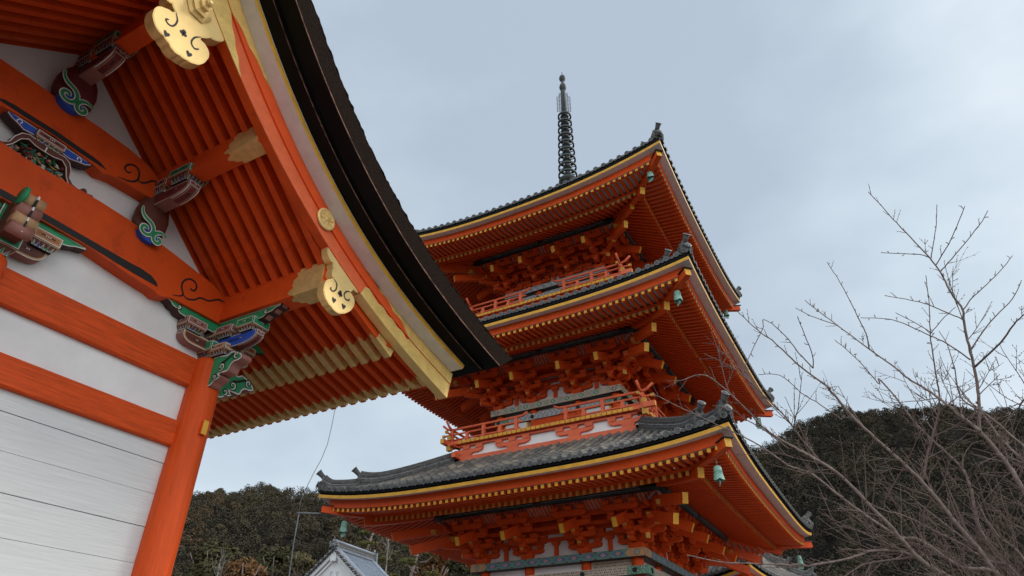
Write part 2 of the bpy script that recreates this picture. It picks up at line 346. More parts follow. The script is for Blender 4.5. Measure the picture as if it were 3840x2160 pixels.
    plate([(x, cl(x)-.003) for x in xa]+wav((2.97, cl(2.97)), (2.60, md(2.60)-.03), 14, .018)[1:-1]+[(x, md(x)-.004) for x in np.linspace(2.58, XR, 12)], YB0+.008)
    plate([(x, md(x)+.002) for x in np.linspace(XR, 2.60, 10)]+wav((2.62, md(2.62)+.015), (3.49, cu(3.49)-.01), 26, .022)+[(x, cu(x)-.005) for x in np.linspace(3.46, XR, 18)], YB0-.005)
    # gold: foot
    plate([(x, cl(x)-.003) for x in np.linspace(5.37, 7.452, 26)]+[(7.492, md(7.49)-.004)]+[(x, md(x)-.004) for x in np.linspace(7.45, 6.45, 12)]+wav((6.38, md(6.38)-.05), (5.72, md(5.72)-.05), 16, -.035)+[(5.62, md(5.62)-.03), (5.52, md(5.52)-.01), (5.44, md(5.44)-.06)], YB0+.008)
    plate([(7.494, md(7.49)+.002)]+[(x, cu(x)-.005) for x in np.linspace(7.546, 5.42, 26)]+wav((5.40, cu(5.40)-.02), (6.35, md(6.35)+.03), 26, .045)+[(x, md(x)+.002) for x in np.linspace(6.44, 7.45, 10)], YB0-.005)
    g = gm(); k = [(x, cl(x)) for x in np.linspace(5.37, 7.45, 20)]
    g.grid([[(X(x), YB0+.003, z-.004) for x, z in k], [(X(x), YB1+.003, z-.004) for x, z in k]], 'gold', flip=sgn > 0)
    g.add([(X(7.452), YB0-.002, cl(7.45)), (X(7.55), YB0-.008, cu(7.54)), (X(7.55), YB1+.003, cu(7.54)), (X(7.452), YB1+.003, cl(7.45))], [(0, 1, 2, 3)], 'gold')
    g.build('gold_sole', bp)
    # wheel disc
    g = gm(); cx, cz = X(4.57), md(4.57)+.015; A = ((1, 0, 0), (0, 0, -1), (0, -1, 0))
    A = ((1, 0, 0), (0, 0, 1), (0, -1, 0))
    g.lathe([(.148, -.01), (.148, .008), (.138, .016), (.118, .016), (.112, .010), (.03, .012), (.026, .022), (.001, .026)], (cx, YB0-.004, cz), 'gold', 28, A=A)
    for i in range(8):
        a = i*math.pi/4+.2; g.beam((cx+.025*math.cos(a), YB0-.019, cz+.025*math.sin(a)), (cx+.115*math.cos(a), YB0-.019, cz+.115*math.sin(a)), .012, .012, 'gold', upv=(0, 1, 0))
    g.build('wheel_disc', bp)
# ------------------------------------------------------------------ rafters
RW, RH, PIT = .088, .15, .196
def raf(k, sgn, nm='rafter'):
    X = (lambda x: x) if sgn > 0 else mir; y = 5.355+k*PIT; g = gm()
    pts = [(XR+.05, 6.93), (3.55, 5.83), (4.92, 4.66), (6.27, 4.085)]
    for a, b in zip(pts[:-1], pts[1:]):
        g.beam((X(a[0]), y, a[1]+RH/2), (X(b[0]), y, b[1]+RH/2), RW, RH, 'verm')
    o = g.build(nm, G)
    if sgn > 0:
        g = gm(); a, b = np.array(pts[2]), np.array(pts[3]); d = (b-a)/np.hypot(*(b-a)); n = np.array((-d[1], d[0]))
        P = lambda s, q, w: (lambda p: (p[0], y+w, p[1]))(b-d*s+n*q)
        g.beam(P(.34, RH/2, 0), P(-.006, RH/2, 0), RW+.012, RH+.012, 'gold_aged')
        w = RW/2+.006
        tip = [(.34, -w), (.355, -w*.5), (.37, -w*.62), (.40, -w*.55), (.43, -w*.2), (.455, 0), (.43, w*.2), (.40, w*.55), (.37, w*.62), (.355, w*.5), (.34, w)]
        g.prism(tip, lambda s, q: P(s, -.008, q), lambda s, q: P(s, .002, q), 'gold_aged')
        g.build('rafter_cap', o)
    return o
def flyr(k):
    y = 5.355+k*PIT; g = gm(); a, b = np.array((6.05, 4.30)), np.array((7.23, 4.015)); h = .105
    g.beam((a[0], y, a[1]+h/2), (b[0], y, b[1]+h/2), RW*.98, h, 'verm'); o = g.build('flying_rafter', G)
    d = (b-a)/np.hypot(*(b-a)); n = np.array((-d[1], d[0])); P = lambda s, q, w: (lambda p: (p[0], y+w, p[1]))(b-d*s+n*q)
    g = gm(); w = RW/2+.005; prof = [(-.006, h+.006), (-.006, .04), (.05, -.006), (.20, -.006), (.20, h+.006)]
    g.prism(prof, lambda s, q: P(s, q, -w), lambda s, q: P(s, q, w), 'gold_aged')
    tip = [(.20, -w), (.215, -w*.5), (.23, -w*.62), (.26, -w*.55), (.29, -w*.2), (.315, 0), (.29, w*.2), (.26, w*.55), (.23, w*.62), (.215, w*.5), (.20, w)]
    g.prism(tip, lambda s, q: P(s, -.008, q), lambda s, q: P(s, .002, q), 'gold_aged'); g.build('rafter_cap', o)
    return o
r0 = raf(0, 1); l0 = raf(0, -1); f0 = flyr(0)
for k in range(1, 40):
    dup(r0, G, loc=(0, k*PIT, 0)); dup(f0, G, loc=(0, k*PIT, 0))
    if k < 11: dup(l0, G, loc=(0, k*PIT, 0))
g = gm()
for sgn in (1, -1):
    X = (lambda x: x) if sgn > 0 else mir
    for pts in ([(XR, 7.09), (3.60, 5.935), (4.97, 4.765), (6.20, 4.235)], [(6.02, 4.42), (7.27, 4.115)]):
        g.grid([[(X(x), YB1, z) for x, z in pts], [(X(x), 18.4, z) for x, z in pts]], 'verm', flip=sgn < 0)
    if sgn > 0:
        for k in ((7, 6.62), (17, 6.5), (3, 6.7)): g.lathe([(.03, -.012), (.03, .0)], (k[1], 5.45+k[0]*PIT, 4.42-(k[1]-6.02)*.244), 'black', 10)
    g.bb((X(6.16), YB1, 4.20), (X(6.25), 18.4, 4.30), 'verm'); g.bb((X(7.10), YB1, 4.135), (X(7.30), 18.4, 4.20), 'verm')
    g.bb((X(7.16), YB1, 4.19), (X(7.42), 18.4, 4.33), 'verm')
g.build('eave_ceiling', G)
# purlins
def purlin(x, z0, z1, hw, gold):
    g = gm(); g.bb((x-hw, YB1-.005, z0), (x+hw, 18.3, z1), 'verm'); o = g.build('purlin', G)
    if gold:
        g = gm(); e = .006
        for (f, s) in ((lambda t, q: (x-hw-e, YB1+t, lerp(z0, z1, q)), 0), (lambda t, q: (lerp(x-hw-e, x+hw, q), YB1+t, z0-e), 1)):
            pl = [(-.0, 0), (.46, 0), (.52, .05), (.56, .13), (.53, .24), (.47, .3), (.50, .38), (.50, .62), (.43, .72), (.46, .86), (.40, 1), (0, 1)] if s == 0 else [(0, 0), (.47, 0), (.46, .14), (.50, .2), (.55, .3), (.56, .45), (.50, .55), (.49, .7), (.41, .8), (.43, .92), (.40, 1), (0, 1)]
            g.prism(pl, lambda t, q: f(t, q), lambda t, q: tuple(np.array(f(t, q))+np.array((e, 0, 0) if s == 0 else (0, 0, e))), 'gold_aged')
        g.build('gold_cap', o)
purlin(XR, 6.58, 6.96, .10, False); purlin(3.55, 5.64, 5.93, .105, True); purlin(XC, 4.39, 4.77, .13, True); purlin(mir(3.55), 5.64, 5.93, .105, False); purlin(mir(XC), 4.39, 4.77, .13, False)
# walls
g = gm(); XL = mir(XC)
pl = [(XL, 2.9), (XC-.02, 2.9), (XC-.02, 4.9), (3.6, 6.05), (XR, 7.2), (mir(3.6), 6.05), (XL, 4.9)]
g.prism(pl, lambda x, z: (x, 7.275, z), lambda x, z: (x, 7.40, z), 'plaster'); g.build('plaster_wall', G)
g = gm(); zz = [-1.6, -1.15, -.78, -.40, -.03, .32, .67, 1.02, 1.375, 1.755, 2.12, 2.475, 2.84]
for i in range(len(zz)-1):
    d = (.004, -.004, .0, .006, -.002)[i % 5]; g.bb((XL, 7.27+d, zz[i]+.003), (XC-.06, 7.33, zz[i+1]-.003), 'plank')
g.build('plank_wall', G)
def rail(z0, z1, m):
    g = gm(); c = .018
    pr = [(7.195, z0+c), (7.195+c, z0), (7.34, z0), (7.34, z1), (7.20, z1), (7.195, z1-.006)]
    for a, b in ((XL, XR), (XR, XC-.01)): g.prism(pr, lambda y, z: (a, y, z), lambda y, z: (b, y, z), m)
    return g.build('tie_rail', G)
rail(3.445, 3.825, 'verm_grain'); rail(2.675, 2.985, 'verm_grain')
# columns
def column(x, y, tag_=False):
    g = gm(); g.lathe([(.20, -1.5), (.20, 3.78), (.19, 3.83), (.165, 3.86), (0, 3.86)], (x, y, 0), 'verm_col', 40); o = g.build('column', G)
    g = gm(); g.lathe([(.34, -1.6), (.34, -1.53), (.27, -1.5), (0, -1.5)], (x, y, 0), 'stone', 24); g.build('base_stone', o)
    if tag_:
        g = gm(); g.bb((x-.035, y-.245, 2.84), (x+.035, y, 3.01), 'verm'); g.bb((x-.037, y-.252, 2.838), (x+.037, y-.245, 3.012), 'yellow'); g.build('tenon_end', o)
for i, x in enumerate((XC, XR, XL)):
    for y in (YF, YF+3.0, YF+6.0, YF+9.0): column(x, y, i == 0 and y == YF)
# rainbow beams
def spiral(pts):
    pts = [np.array(p) for p in pts]; o = []
    for i in range(len(pts)-1):
        p0 = pts[max(i-1, 0)]; p1 = pts[i]; p2 = pts[i+1]; p3 = pts[min(i+2, len(pts)-1)]
        for t in (0, .34, .67): o.append(.5*((2*p1)+(p2-p0)*t+(2*p0-5*p1+4*p2-p3)*t*t+(3*p1-p0-3*p2+p3)*t**3))
    return o+[pts[-1]]
def ribbon(g, pts, f, w, m='ink'):
    pts = spiral(pts); n = len(pts); A = []; B = []
    for i, p in enumerate(pts):
        d = pts[min(i+1, n-1)]-pts[max(i-1, 0)]; d = d/max(1e-9, np.hypot(*d)); q = np.array((-d[1], d[0])); t = i/(n-1); ww = w*min(1, .35+4*t*(1-t)+t*.3)
        A.append(f(*(p+q*ww))); B.append(f(*(p-q*ww)))
    g.grid([A, B], m); g.grid([A, B], m, flip=True)
SPA = [[(4.102, 4.398), (4.178, 4.426), (4.221, 4.455), (4.231, 4.487), (4.194, 4.54), (4.177, 4.612), (4.202, 4.681), (4.256, 4.726), (4.324, 4.731), (4.37, 4.695), (4.379, 4.645), (4.357, 4.605), (4.318, 4.597), (4.305, 4.616)], [(4.231, 4.487), (4.274, 4.457), (4.341, 4.46), (4.411, 4.499), (4.469, 4.558), (4.543, 4.571), (4.61, 4.587), (4.717, 4.666), (4.787, 4.683), (4.833, 4.68)]]
SPB = [[(2.979, 5.465), (3.044, 5.485), (3.106, 5.502), (3.172, 5.546), (3.201, 5.602), (3.194, 5.68), (3.161, 5.736), (3.1, 5.753), (3.042, 5.722), (3.009, 5.661), (3.025, 5.616), (3.068, 5.61), (3.097, 5.642)], [(3.203, 5.595), (3.265, 5.595), (3.319, 5.646), (3.368, 5.71), (3.419, 5.733), (3.465, 5.727)]]
def rbeam(top, bot, groove, sp):
    full = top+bot[::-1]; l = [(mir(x), z) for x, z in top][::-1]; b = [(mir(x), z) for x, z in bot][::-1]
    poly = b[:-1]+bot+top[::-1]+l[::-1][1:]
    poly = [p for i, p in enumerate(poly) if i == 0 or p != poly[i-1]]
    g = gm(); g.prism(poly, lambda x, z: (x, 7.08, z), lambda x, z: (x, 7.30, z), 'verm'); o = g.build('rainbow_beam', G)
    for X in (lambda x: x, mir):
        g = gm()
        for s in sp: ribbon(g, s, lambda x, z: (X(x), 7.0765, z), .0125)
        g.build('scroll_line', o)
    g = gm(); gr = groove+[(mir(x), z) for x, z in groove][::-1]
    g.add([(x, 7.0765, z) for x, z in gr], [tuple(range(len(gr)))], 'ink'); g.build('black_groove', o)
rbeam([(XR, 5.0), (2.9, 5.03), (3.3, 5.02), (3.58, 4.98), (4.0, 4.93), (4.31, 4.88), (4.6, 4.84), (4.72, 4.79), (4.83, 4.71)],
      [(XR, 4.435), (3.0, 4.425), (3.5, 4.36), (3.86, 4.33), (3.93, 4.305), (4.02, 4.325), (4.12, 4.36), (4.86, 4.36)],
      [(XR, 4.525), (2.85, 4.515), (3.46, 4.505), (3.62, 4.51), (3.77, 4.494), (3.86, 4.446), (3.895, 4.395), (3.55, 4.40), (2.9, 4.437), (XR, 4.445)], SPA)
rbeam([(XR, 5.93), (2.6, 5.94), (2.96, 5.93), (3.2, 5.90), (3.36, 5.85), (3.46, 5.77)],
      [(XR, 5.455), (2.5, 5.44), (2.72, 5.415), (2.80, 5.39), (2.88, 5.42), (2.98, 5.445), (3.5, 5.48)],
      [(XR, 5.53), (2.45, 5.52), (2.65, 5.515), (2.75, 5.50), (2.84, 5.455), (2.5, 5.455), (XR, 5.467)], SPB)
# ---- painted brackets
YY = lambda y: (lambda x, z, k=0: (x, y-.0016*k, z))       # face looking to -Y
XX = lambda x0: (lambda y, z, k=0: (x0-.0016*k, y, z))     # face looking to -X
def face(g, poly, f, cols, b=.004):
    L_ = [(0, 'ink'), (b, 'line')]; d = b+.008
    for c in cols: L_.append((d, c)); d += .018
    g.panel(poly, f, L_)
def rect(a0, b0, a1, b1): return [(a0, b0), (a1, b0), (a1, b1), (a0, b1)]
def dash(g, f, a0, a1, z, m='ink'):
    g.add([f(a0, z-.006, 7), f(a1, z-.006, 7), f(a1, z+.006, 7), f(a0, z+.006, 7)], [(0, 1, 2, 3), (3, 2, 1, 0)], m)
def dots(g, f, a, z, n=3, st=.022):
    for i in range(n):
        x = a+(i-(n-1)/2)*st; g.add([f(x-.006, z-.006, 8), f(x+.006, z-.006, 8), f(x+.006, z+.006, 8), f(x-.006, z+.006, 8)], [(0, 1, 2, 3), (3, 2, 1, 0)], 'line')
def zig(g, f, a0, a1, z0, z1, n):
    for i in range(n):
        x = lerp(a0, a1, (i+.5)/n); w = (a1-a0)/n*.5; c = ('line', 'blue', 'line', 'green')[i % 4]; h = (z1-z0)*(1 if i % 2 else .75)
        g.add([f(x-w, z0, 3), f(x+w, z0, 3), f(x, z0+h, 3)], [(0, 1, 2), (2, 1, 0)], 'line'); w *= .62
        g.add([f(x-w, z0, 5), f(x+w, z0, 5), f(x, z0+h*.72, 5)], [(0, 1, 2), (2, 1, 0)], c if c != 'line' else 'teal')
def dblock(g, cx, cy, z0, zm, z1, h, cols, hy=None):
    hy = hy or h; t = .72
    g.box((cx, cy, (zm+z1)/2), (2*h, 2*hy, z1-zm), 'ink'); g.box((cx, cy, (z0+zm)/2), (2*h, 2*hy, zm-z0), 'ink', taper=t)
    face(g, rect(cx-h, zm, cx+h, z1), YY(cy-hy), cols); face(g, rect(cy-hy, zm, cy+hy, z1), XX(cx-h), cols)
    face(g, rect(cx-h, zm, cx+h, z1), lambda x, z, k=0: (x, cy+hy+.0016*k, z), cols)
    dash(g, YY(cy-hy), cx-h*.5, cx+h*.5, (zm+z1)/2); dots(g, YY(cy-hy), cx, (zm+z1)/2); dash(g, XX(cx-h), cy-hy*.5, cy+hy*.5, (zm+z1)/2); dots(g, XX(cx-h), cy, (zm+z1)/2)
    def sl(h0, c0, ax, s):
        def f(a, z, k=0):
            q = (z-z0)/(zm-z0); w = h0*lerp(t, 1, q)+.0016*k; aa = c0[0]+(a-c0[0])*lerp(t, 1, q)
            return (aa, c0[1]+s*w, z) if ax == 0 else (c0[1]+s*w, aa, z)
        return f
    for f, c, hh in ((sl(hy, (cx, cy), 0, -1), cx, h), (sl(h, (cy, cx), 1, -1), cy, hy)):
        g.panel(rect(c-hh, z0, c+hh, zm), f, [(0, 'ink'), (.003, 'tan'), (.012, 'brown')]); zig(g, f, c-hh*.95, c+hh*.95, z0+.002, lerp(z0, zm, .92), 5)
def arm_x(g, x0, x1, y, z0, z1, w, cols, botc='brown'):
    """arm along X with rounded undersides"""
    n = 6; r = min(.16, abs(x1-x0)*.3); hh = z1-z0
    e0 = [(x0+r*(1-math.cos(t)), z0+hh*.62*(1-math.sin(t))) for t in np.linspace(0, math.pi/2, n)]; e1 = [(x1-(x-x0), z) for x, z in e0][::-1]
    poly = [(x0, z1)]+e0+e1+[(x1, z1)]; poly = poly[::-1] if False else poly
    g.prism(poly, lambda x, z: (x, y-w/2, z), lambda x, z: (x, y+w/2, z), 'ink', 'pink'); face(g, poly, YY(y-w/2), cols)
    face(g, rect(y-w/2, z0+hh*.62, y+w/2, z1), XX(x0), ['pink', 'maroon'], .004)
    m = (x0+x1)/2; q = .3*(x1-x0)
    for a in (m-q, m+q): dash(g, YY(y-w/2), a-.05, a+.05, (z0+z1)/2); dots(g, YY(y-w/2), a, (z0+z1)/2, 2)
def arm_y(g, x, y0, y1, z0, z1, w, cols, under='brown'):
    n = 6; r = .30; hh = z1-z0
    e = [(y0+r*(1-math.cos(t)), z0+hh*.6*(1-math.sin(t))) for t in np.linspace(0, math.pi/2, n)]
    poly = [(y0, z1)]+e+[(y1, z0), (y1, z1)]
    g.prism(poly, lambda y, z: (x-w/2, y, z), lambda y, z: (x+w/2, y, z), 'ink', under)
    face(g, poly, XX(x-w/2), cols); face(g, rect(x-w/2, z0+hh*.6, x+w/2, z1), YY(y0), ['pink', 'maroon'], .004); dots(g, YY(y0), x, z0+hh*.8, 2)
    # decorated curved underside
    for i in range(n-1):
        (a, za), (b, zb) = e[i], e[i+1]
        for ww, mm, e_ in ((.47, 'line', .002), (.40, 'ink', .0035), (.36, 'pink', .005), (.22, 'maroon', .0065), (.05, 'ink' if i == 2 else 'maroon', .008)): g.add([(x-w*ww, a, za-e_), (x+w*ww, a, za-e_), (x+w*ww, b, zb-e_), (x-w*ww, b, zb-e_)], [(0, 1, 2, 3)], mm)
    dash(g, XX(x-w/2), lerp(y0, y1, .25), lerp(y0, y1, .55), lerp(z0, z1, .55)); dots(g, XX(x-w/2), lerp(y0, y1, .3), lerp(z0, z1, .55), 2)
def wing(g, tipx, x1, y, z0, z1, w, col, axis='x', under='dbrown'):
    """tapering cloud-ended boat arm below a beam (tip at tipx)"""
    L_ = x1-tipx; h = z1-z0
    poly = [(tipx, z1), (tipx+L_*.01, z1-h*.22), (tipx+L_*.07, z1-h*.30), (tipx+L_*.11, z1-h*.52), (tipx+L_*.18, z1-h*.60), (tipx+L_*.23, z1-h*.86), (tipx+L_*.32, z1-h*.92), (tipx+L_*.36, z0), (x1, z0), (x1, z1)]
    if axis == 'x':
        g.prism(poly, lambda x, z: (x, y-w/2, z), lambda x, z: (x, y+w/2, z), 'ink', under); f = YY(y-w/2)
    else:
        g.prism(poly, lambda a, z: (y-w/2, a, z), lambda a, z: (y+w/2, a, z), 'ink', under); f = XX(y-w/2)
    g.panel(poly, f, [(0, 'ink'), (.004, 'line'), (.013, col)])
    c = (tipx+L_*.20, z1-h*.36); r = h*.22
    ribbon(g, [(c[0]+math.cos(t)*r*(1-t/9), c[1]+math.sin(t)*r*(1-t/9)) for t in np.linspace(-2.4, 4.2, 9)], lambda a, z: f(a, z, 6), .007)
    ribbon(g, [(c[0]+math.cos(t)*r*.6*(1-t/9), c[1]+math.sin(t)*r*.6*(1-t/9)) for t in np.linspace(-2.4, 4.0, 9)], lambda a, z: f(a, z, 5), .008, 'line')
    if axis == 'y':
        for i in range(1, 8):
            (a, za), (b, zb) = poly[i-1], poly[i]
            g.add([(y-w*.3, a, za-.003), (y+w*.3, a, za-.003), (y+w*.3, b, zb-.003), (y-w*.3, b, zb-.003)], [(0, 1, 2, 3), (3, 2, 1, 0)], 'pink' if i % 2 else 'dbrown')
KIB0 = [(6.943, 3.868), (6.783, 3.85), (6.74, 3.882), (6.627, 3.862), (6.519, 3.8), (6.491, 3.738), (6.559, 3.706), (6.628, 3.701), (6.668, 3.662), (6.698, 3.594), (6.783, 3.586), (6.846, 3.586), (6.806, 3.55), (6.849, 3.519), (6.91, 3.492), (6.967, 3.45), (7.055, 3.444), (7.06, 3.674), (7.06, 3.868)]
KIB = [tuple(map(float, p)) for p in spiral(KIB0[:-2])[::1]]+KIB0[-2:]
def nosing(nm, x, axis):
    g = gm(); w = .14
    P = [(y, z) for y, z in KIB]
    if axis == 'y': a, b, f = (lambda y, z: (x-w/2, y, z)), (lambda y, z: (x+w/2, y, z)), XX(x-w/2); Q = P
    else:
        Q = [(x+(YF-y), z-.02) for y, z in P]; a, b, f = (lambda u, z: (u, YF-w/2, z)), (lambda u, z: (u, YF+w/2, z)), YY(YF-w/2)
    g.prism(Q, a, b, 'ink', 'pink'); g.panel(Q, f, [(0, 'ink'), (.008, 'line'), (.022, 'grey'), (.03, 'green')])
    T = (lambda y, z: (y, z)) if axis == 'y' else (lambda y, z: (x+(YF-y), z-.02))
    for c, r, s in (((6.60, 3.80), .055, 1), ((6.84, 3.68), .062, -1), ((6.93, 3.555), .045, -1)):
        ribbon(g, [T(c[0]+s*math.cos(t)*r*(1-t/8), c[1]+math.sin(t)*r*(1-t/8)) for t in np.linspace(-1.8, 5.2, 11)], lambda u, z: f(u, z, 8), .008)
        ribbon(g, [T(c[0]+s*math.cos(t)*r*.72*(1-t/8), c[1]+math.sin(t)*r*.72*(1-t/8)) for t in np.linspace(-1.8, 5.0, 11)], lambda u, z: f(u, z, 7), .008, 'line')
    ribbon(g, [T(*p) for p in [(6.86, 3.74), (6.80, 3.75), (6.74, 3.78), (6.66, 3.83)]], lambda u, z: f(u, z, 8), .016)
    # banded underside
    for i in range(12, 48):
        (p, zp), (q, zq) = Q[i], Q[i+1]
        for ww, m, e in ((.42, 'pink', .002), (.30, 'brown', .0035), (.05, 'ink' if i % 4 < 2 else 'line', .005)):
            n = np.array((zq-zp, -(q-p))); n = n/max(1e-9, np.hypot(*n))*e
            if axis == 'x': n = -n
            V = [(x-w*ww, p-n[0], zp-n[1]), (x+w*ww, p-n[0], zp-n[1]), (x+w*ww, q-n[0], zq-n[1]), (x-w*ww, q-n[0], zq-n[1])] if axis == 'y' else [(p-n[0], YF-w*ww, zp-n[1]), (p-n[0], YF+w*ww, zp-n[1]), (q-n[0], YF+w*ww, zq-n[1]), (q-n[0], YF-w*ww, zq-n[1])]
            g.add(V, [(0, 1, 2, 3), (3, 2, 1, 0)], m)
    return g.build(nm, G)
def bset(x, corner=True):
    P_ = bpy.data.objects.new('bracket_set', None); C.objects.link(P_); P_.parent = G
    def part(nm, fn): g = gm(); fn(g); return g.build(nm, P_)
    part('bearing_block', lambda g: dblock(g, x, YF, 3.86, 3.94, 4.07, .175, ['green'] if corner else ['tan', 'orangeb']))
    part('bracket_arm', lambda g: arm_x(g, x-.53, x+.53, YF, 3.94, 4.10, .13, ['tan', 'brown', 'brown'] if corner else ['orangeb', 'brown']))
    part('bracket_arm', lambda g: arm_y(g, x, 6.36, YF, 3.95, 4.12, .13, ['blue'] if corner else ['green']))
    for bx in (x-.41, x+.41): part('small_block', lambda g: dblock(g, bx, YF, 4.09, 4.165, 4.265, .145, ['pink'] if bx < x else ['tan', 'orangeb'], .13))
    part('small_block', lambda g: dblock(g, x, YF, 4.09, 4.16, 4.245, .13, ['tan', 'dbrown']))
    part('small_block', lambda g: dblock(g, x, 6.53, 4.11, 4.175, 4.285, .135, ['green'], .15))
    part('small_block', lambda g: dblock(g, x, 6.93, 4.11, 4.175, 4.275, .13, ['pink'], .145))
    part('small_block', lambda g: dblock(g, x, 6.94, 3.855, 3.92, 4.0, .15, ['tan', 'orangeb'], .15))
    part('cloud_arm', lambda g: (wing(g, x-.88, x+.08, YF, 4.225, 4.378, .14, 'green'),))
    def rt_(g):
        poly = [(x+.88, 4.378), (x+.80, 4.33), (x+.70, 4.30), (x+.55, 4.25), (x+.08, 4.25), (x+.08, 4.378)]
        g.prism(poly[::-1], lambda a, z: (a, YF-.065, z), lambda a, z: (a, YF+.065, z), 'green', 'dbrown')
    part('cloud_arm', rt_)
    part('cloud_arm', lambda g: wing(g, 6.0, YF+.05, x, 4.235, 4.39, .14, 'green', 'y'))
bset(XC)
nosing('cloud_nosing', XC, 'y'); nosing('cloud_nosing', XC, 'x')
# ridge column bracket (part of it crosses the picture edge): barrel nosing towards the viewer
P_ = bpy.data.objects.new('bracket_set', None); C.objects.link(P_); P_.parent = G
def part(nm, fn): g = gm(); fn(g); return g.build(nm, P_)
x = XR
part('bearing_block', lambda g: dblock(g, x, YF, 3.86, 3.96, 4.09, .175, ['green', 'dgreen']))
part('bracket_arm', lambda g: arm_x(g, x-.50, x+.47, YF-.01, 3.98, 4.17, .13, ['tan', 'brown', 'brown']))
part('painted_board', lambda g: (g.bb((x-.98, YF-.05, 4.19), (x+.42, YF+.06, 4.475), 'green'),))
part('cloud_arm', lambda g: [g.prism(p, lambda a, z: (a, YF-.07, z), lambda a, z: (a, YF+.06, z), 'ink', 'dbrown') or g.panel(p, YY(YF-.07), [(0, 'ink'), (.005, 'line'), (.016, 'green')]) for p in ([(x-.1, 4.21), (x+.38, 4.255), (x+.50, 4.30), (x+.62, 4.33), (x+.70, 4.37), (x+.80, 4.395), (x+.80, 4.425), (x-.1, 4.475)],)])
for bx in (x-.37, x+.37): part('small_block', lambda g: dblock(g, bx, YF-.03, 4.12, 4.20, 4.32, .15, ['tan', 'orangeb'], .13))
def barrel(g):
    for k, (zc, rr) in enumerate(((4.40, .12), (4.27, .115), (4.14, .105), (4.03, .09))):
        g.tube([(x-.08, 6.86-.02*k, zc), (x+.14, 6.86-.02*k, zc)], rr*.72, ('tan', 'pink', 'tan', 'pink')[k], 12)
    g.tube([(x-.10, 6.80, 4.40), (x-.07, 6.80, 4.40)], .10, 'green', 14); g.bb((x-.06, 6.8, 4.0), (x+.12, 7.15, 4.42), 'brown')
    for k in range(10): z = 4.02+k*.045; g.bb((x+.025, 6.742-.006*(k > 6), z-.022), (x+.041, 6.80, z+.022), 'ink' if k % 3 else 'line')
part('barrel_nosing', barrel)
# vase struts
def strut(x, z0, zt, s, dark):
    P_ = bpy.data.objects.new('vase_strut', None); C.objects.link(P_); P_.parent = G; yc = 7.14
    m = 'maroon' if dark else 'brown'
    g = gm(); h = zt-z0; pr = [(.10, .06), (.20, .12), (.235, .3), (.24, .5), (.20, .72), (.13, .9), (.11, 1)]
    n = 18; vs = []; fs = []
    for r, t in pr:
        for j in range(n): a = 2*math.pi*j/n; vs.append((x+r*s*math.cos(a), yc+r*.55*s*math.sin(a), z0+h*t))
    for i in range(len(pr)-1):
        for j in range(n): fs.append((i*n+j, i*n+(j+1) % n, (i+1)*n+(j+1) % n, (i+1)*n+j))
    g.add(vs, fs, m, True); g.build('strut_body', P_)
    g = gm(); zc = z0+.08*s; f = YY(yc-.155*s)
    cl_ = [(x-.16, zc-.03), (x-.12, zc-.10), (x-.05, zc-.13), (x+.02, zc-.135), (x+.09, zc-.10), (x+.13, zc-.03), (x+.07, zc+.06), (x, zc+.09), (x-.05, zc+.10), (x-.1, zc+.03)]
    cl_ = [(x+(a-x)*s*1.1, zc+(b-zc)*s*1.1) for a, b in cl_]
    g.prism(cl_, lambda a, z: (a, yc-.15*s, z), lambda a, z: (a, yc, z), 'blue', 'blue')
    for q in ([(-.235, .28), (-.22, .2), (-.16, .14), (-.07, .11), (-.01, .05), (-.005, -.03), (-.05, -.085), (-.12, -.085), (-.16, -.04), (-.145, .01), (-.10, .015), (-.085, -.02)], [(.20, .03), (.12, .045), (.055, .015), (.025, -.05), (.045, -.115), (.10, -.13), (.135, -.09), (.115, -.055), (.085, -.065)]):
        q = [(x+a*s, zc+b*s+.02) for a, b in q]; qi = [(lerp(a, q[-1][0], .0), b) for a, b in q]
        ribbon(g, q, lambda a, z: f(a, z, 1), .040*s, 'ink'); ribbon(g, qi, lambda a, z: f(a, z, 3), .034*s, 'line'); ribbon(g, qi, lambda a, z: f(a, z, 5), .021*s, 'green')
    g.build('cloud_foot', P_)
    g = gm(); arm_y(g, x, 6.44, yc, z0+h*.62, z0+h*.62+.19, .16, ['pink', 'maroon'], 'pink'); g.build('bracket_arm', P_)
    zt2 = z0+h*.62+.20
    g = gm(); dblock(g, x, 6.62, zt2-.01, zt2+.10, zt2+.21, .15, ['green', 'dgreen'], .19); g.build('small_block', P_)
    g = gm(); dblock(g, x, 7.02, zt2-.03, zt2+.06, zt2+.17, .13, ['pink', 'maroon'], .13); g.build('small_block', P_)
    g = gm(); w = .13; po = [(6.62, zt2+.20), (6.36, zt2+.20), (6.28, zt2+.25), (6.22, zt2+.33), (6.62, zt2+.33)]
    g.prism(po, lambda y, z: (x-w/2, y, z), lambda y, z: (x+w/2, y, z), 'green', 'green'); 
    for i in range(1, 3):
        (a, za), (b, zb) = po[i], po[i+1]
        for ww, m_, e in ((.36, 'line', .002), (.1, 'ink', .004)): g.add([(x-w*ww, a, za-e), (x+w*ww, a, za-e), (x+w*ww, b, zb-e), (x-w*ww, b, zb-e)], [(0, 1, 2, 3), (3, 2, 1, 0)], m_)
    g.build('cloud_arm', P_)
strut(XR, 5.90, 6.62, 1.0, True); strut(3.56, 4.90, 5.66, .92, False); strut(mir(3.56), 4.90, 5.66, .92, False)
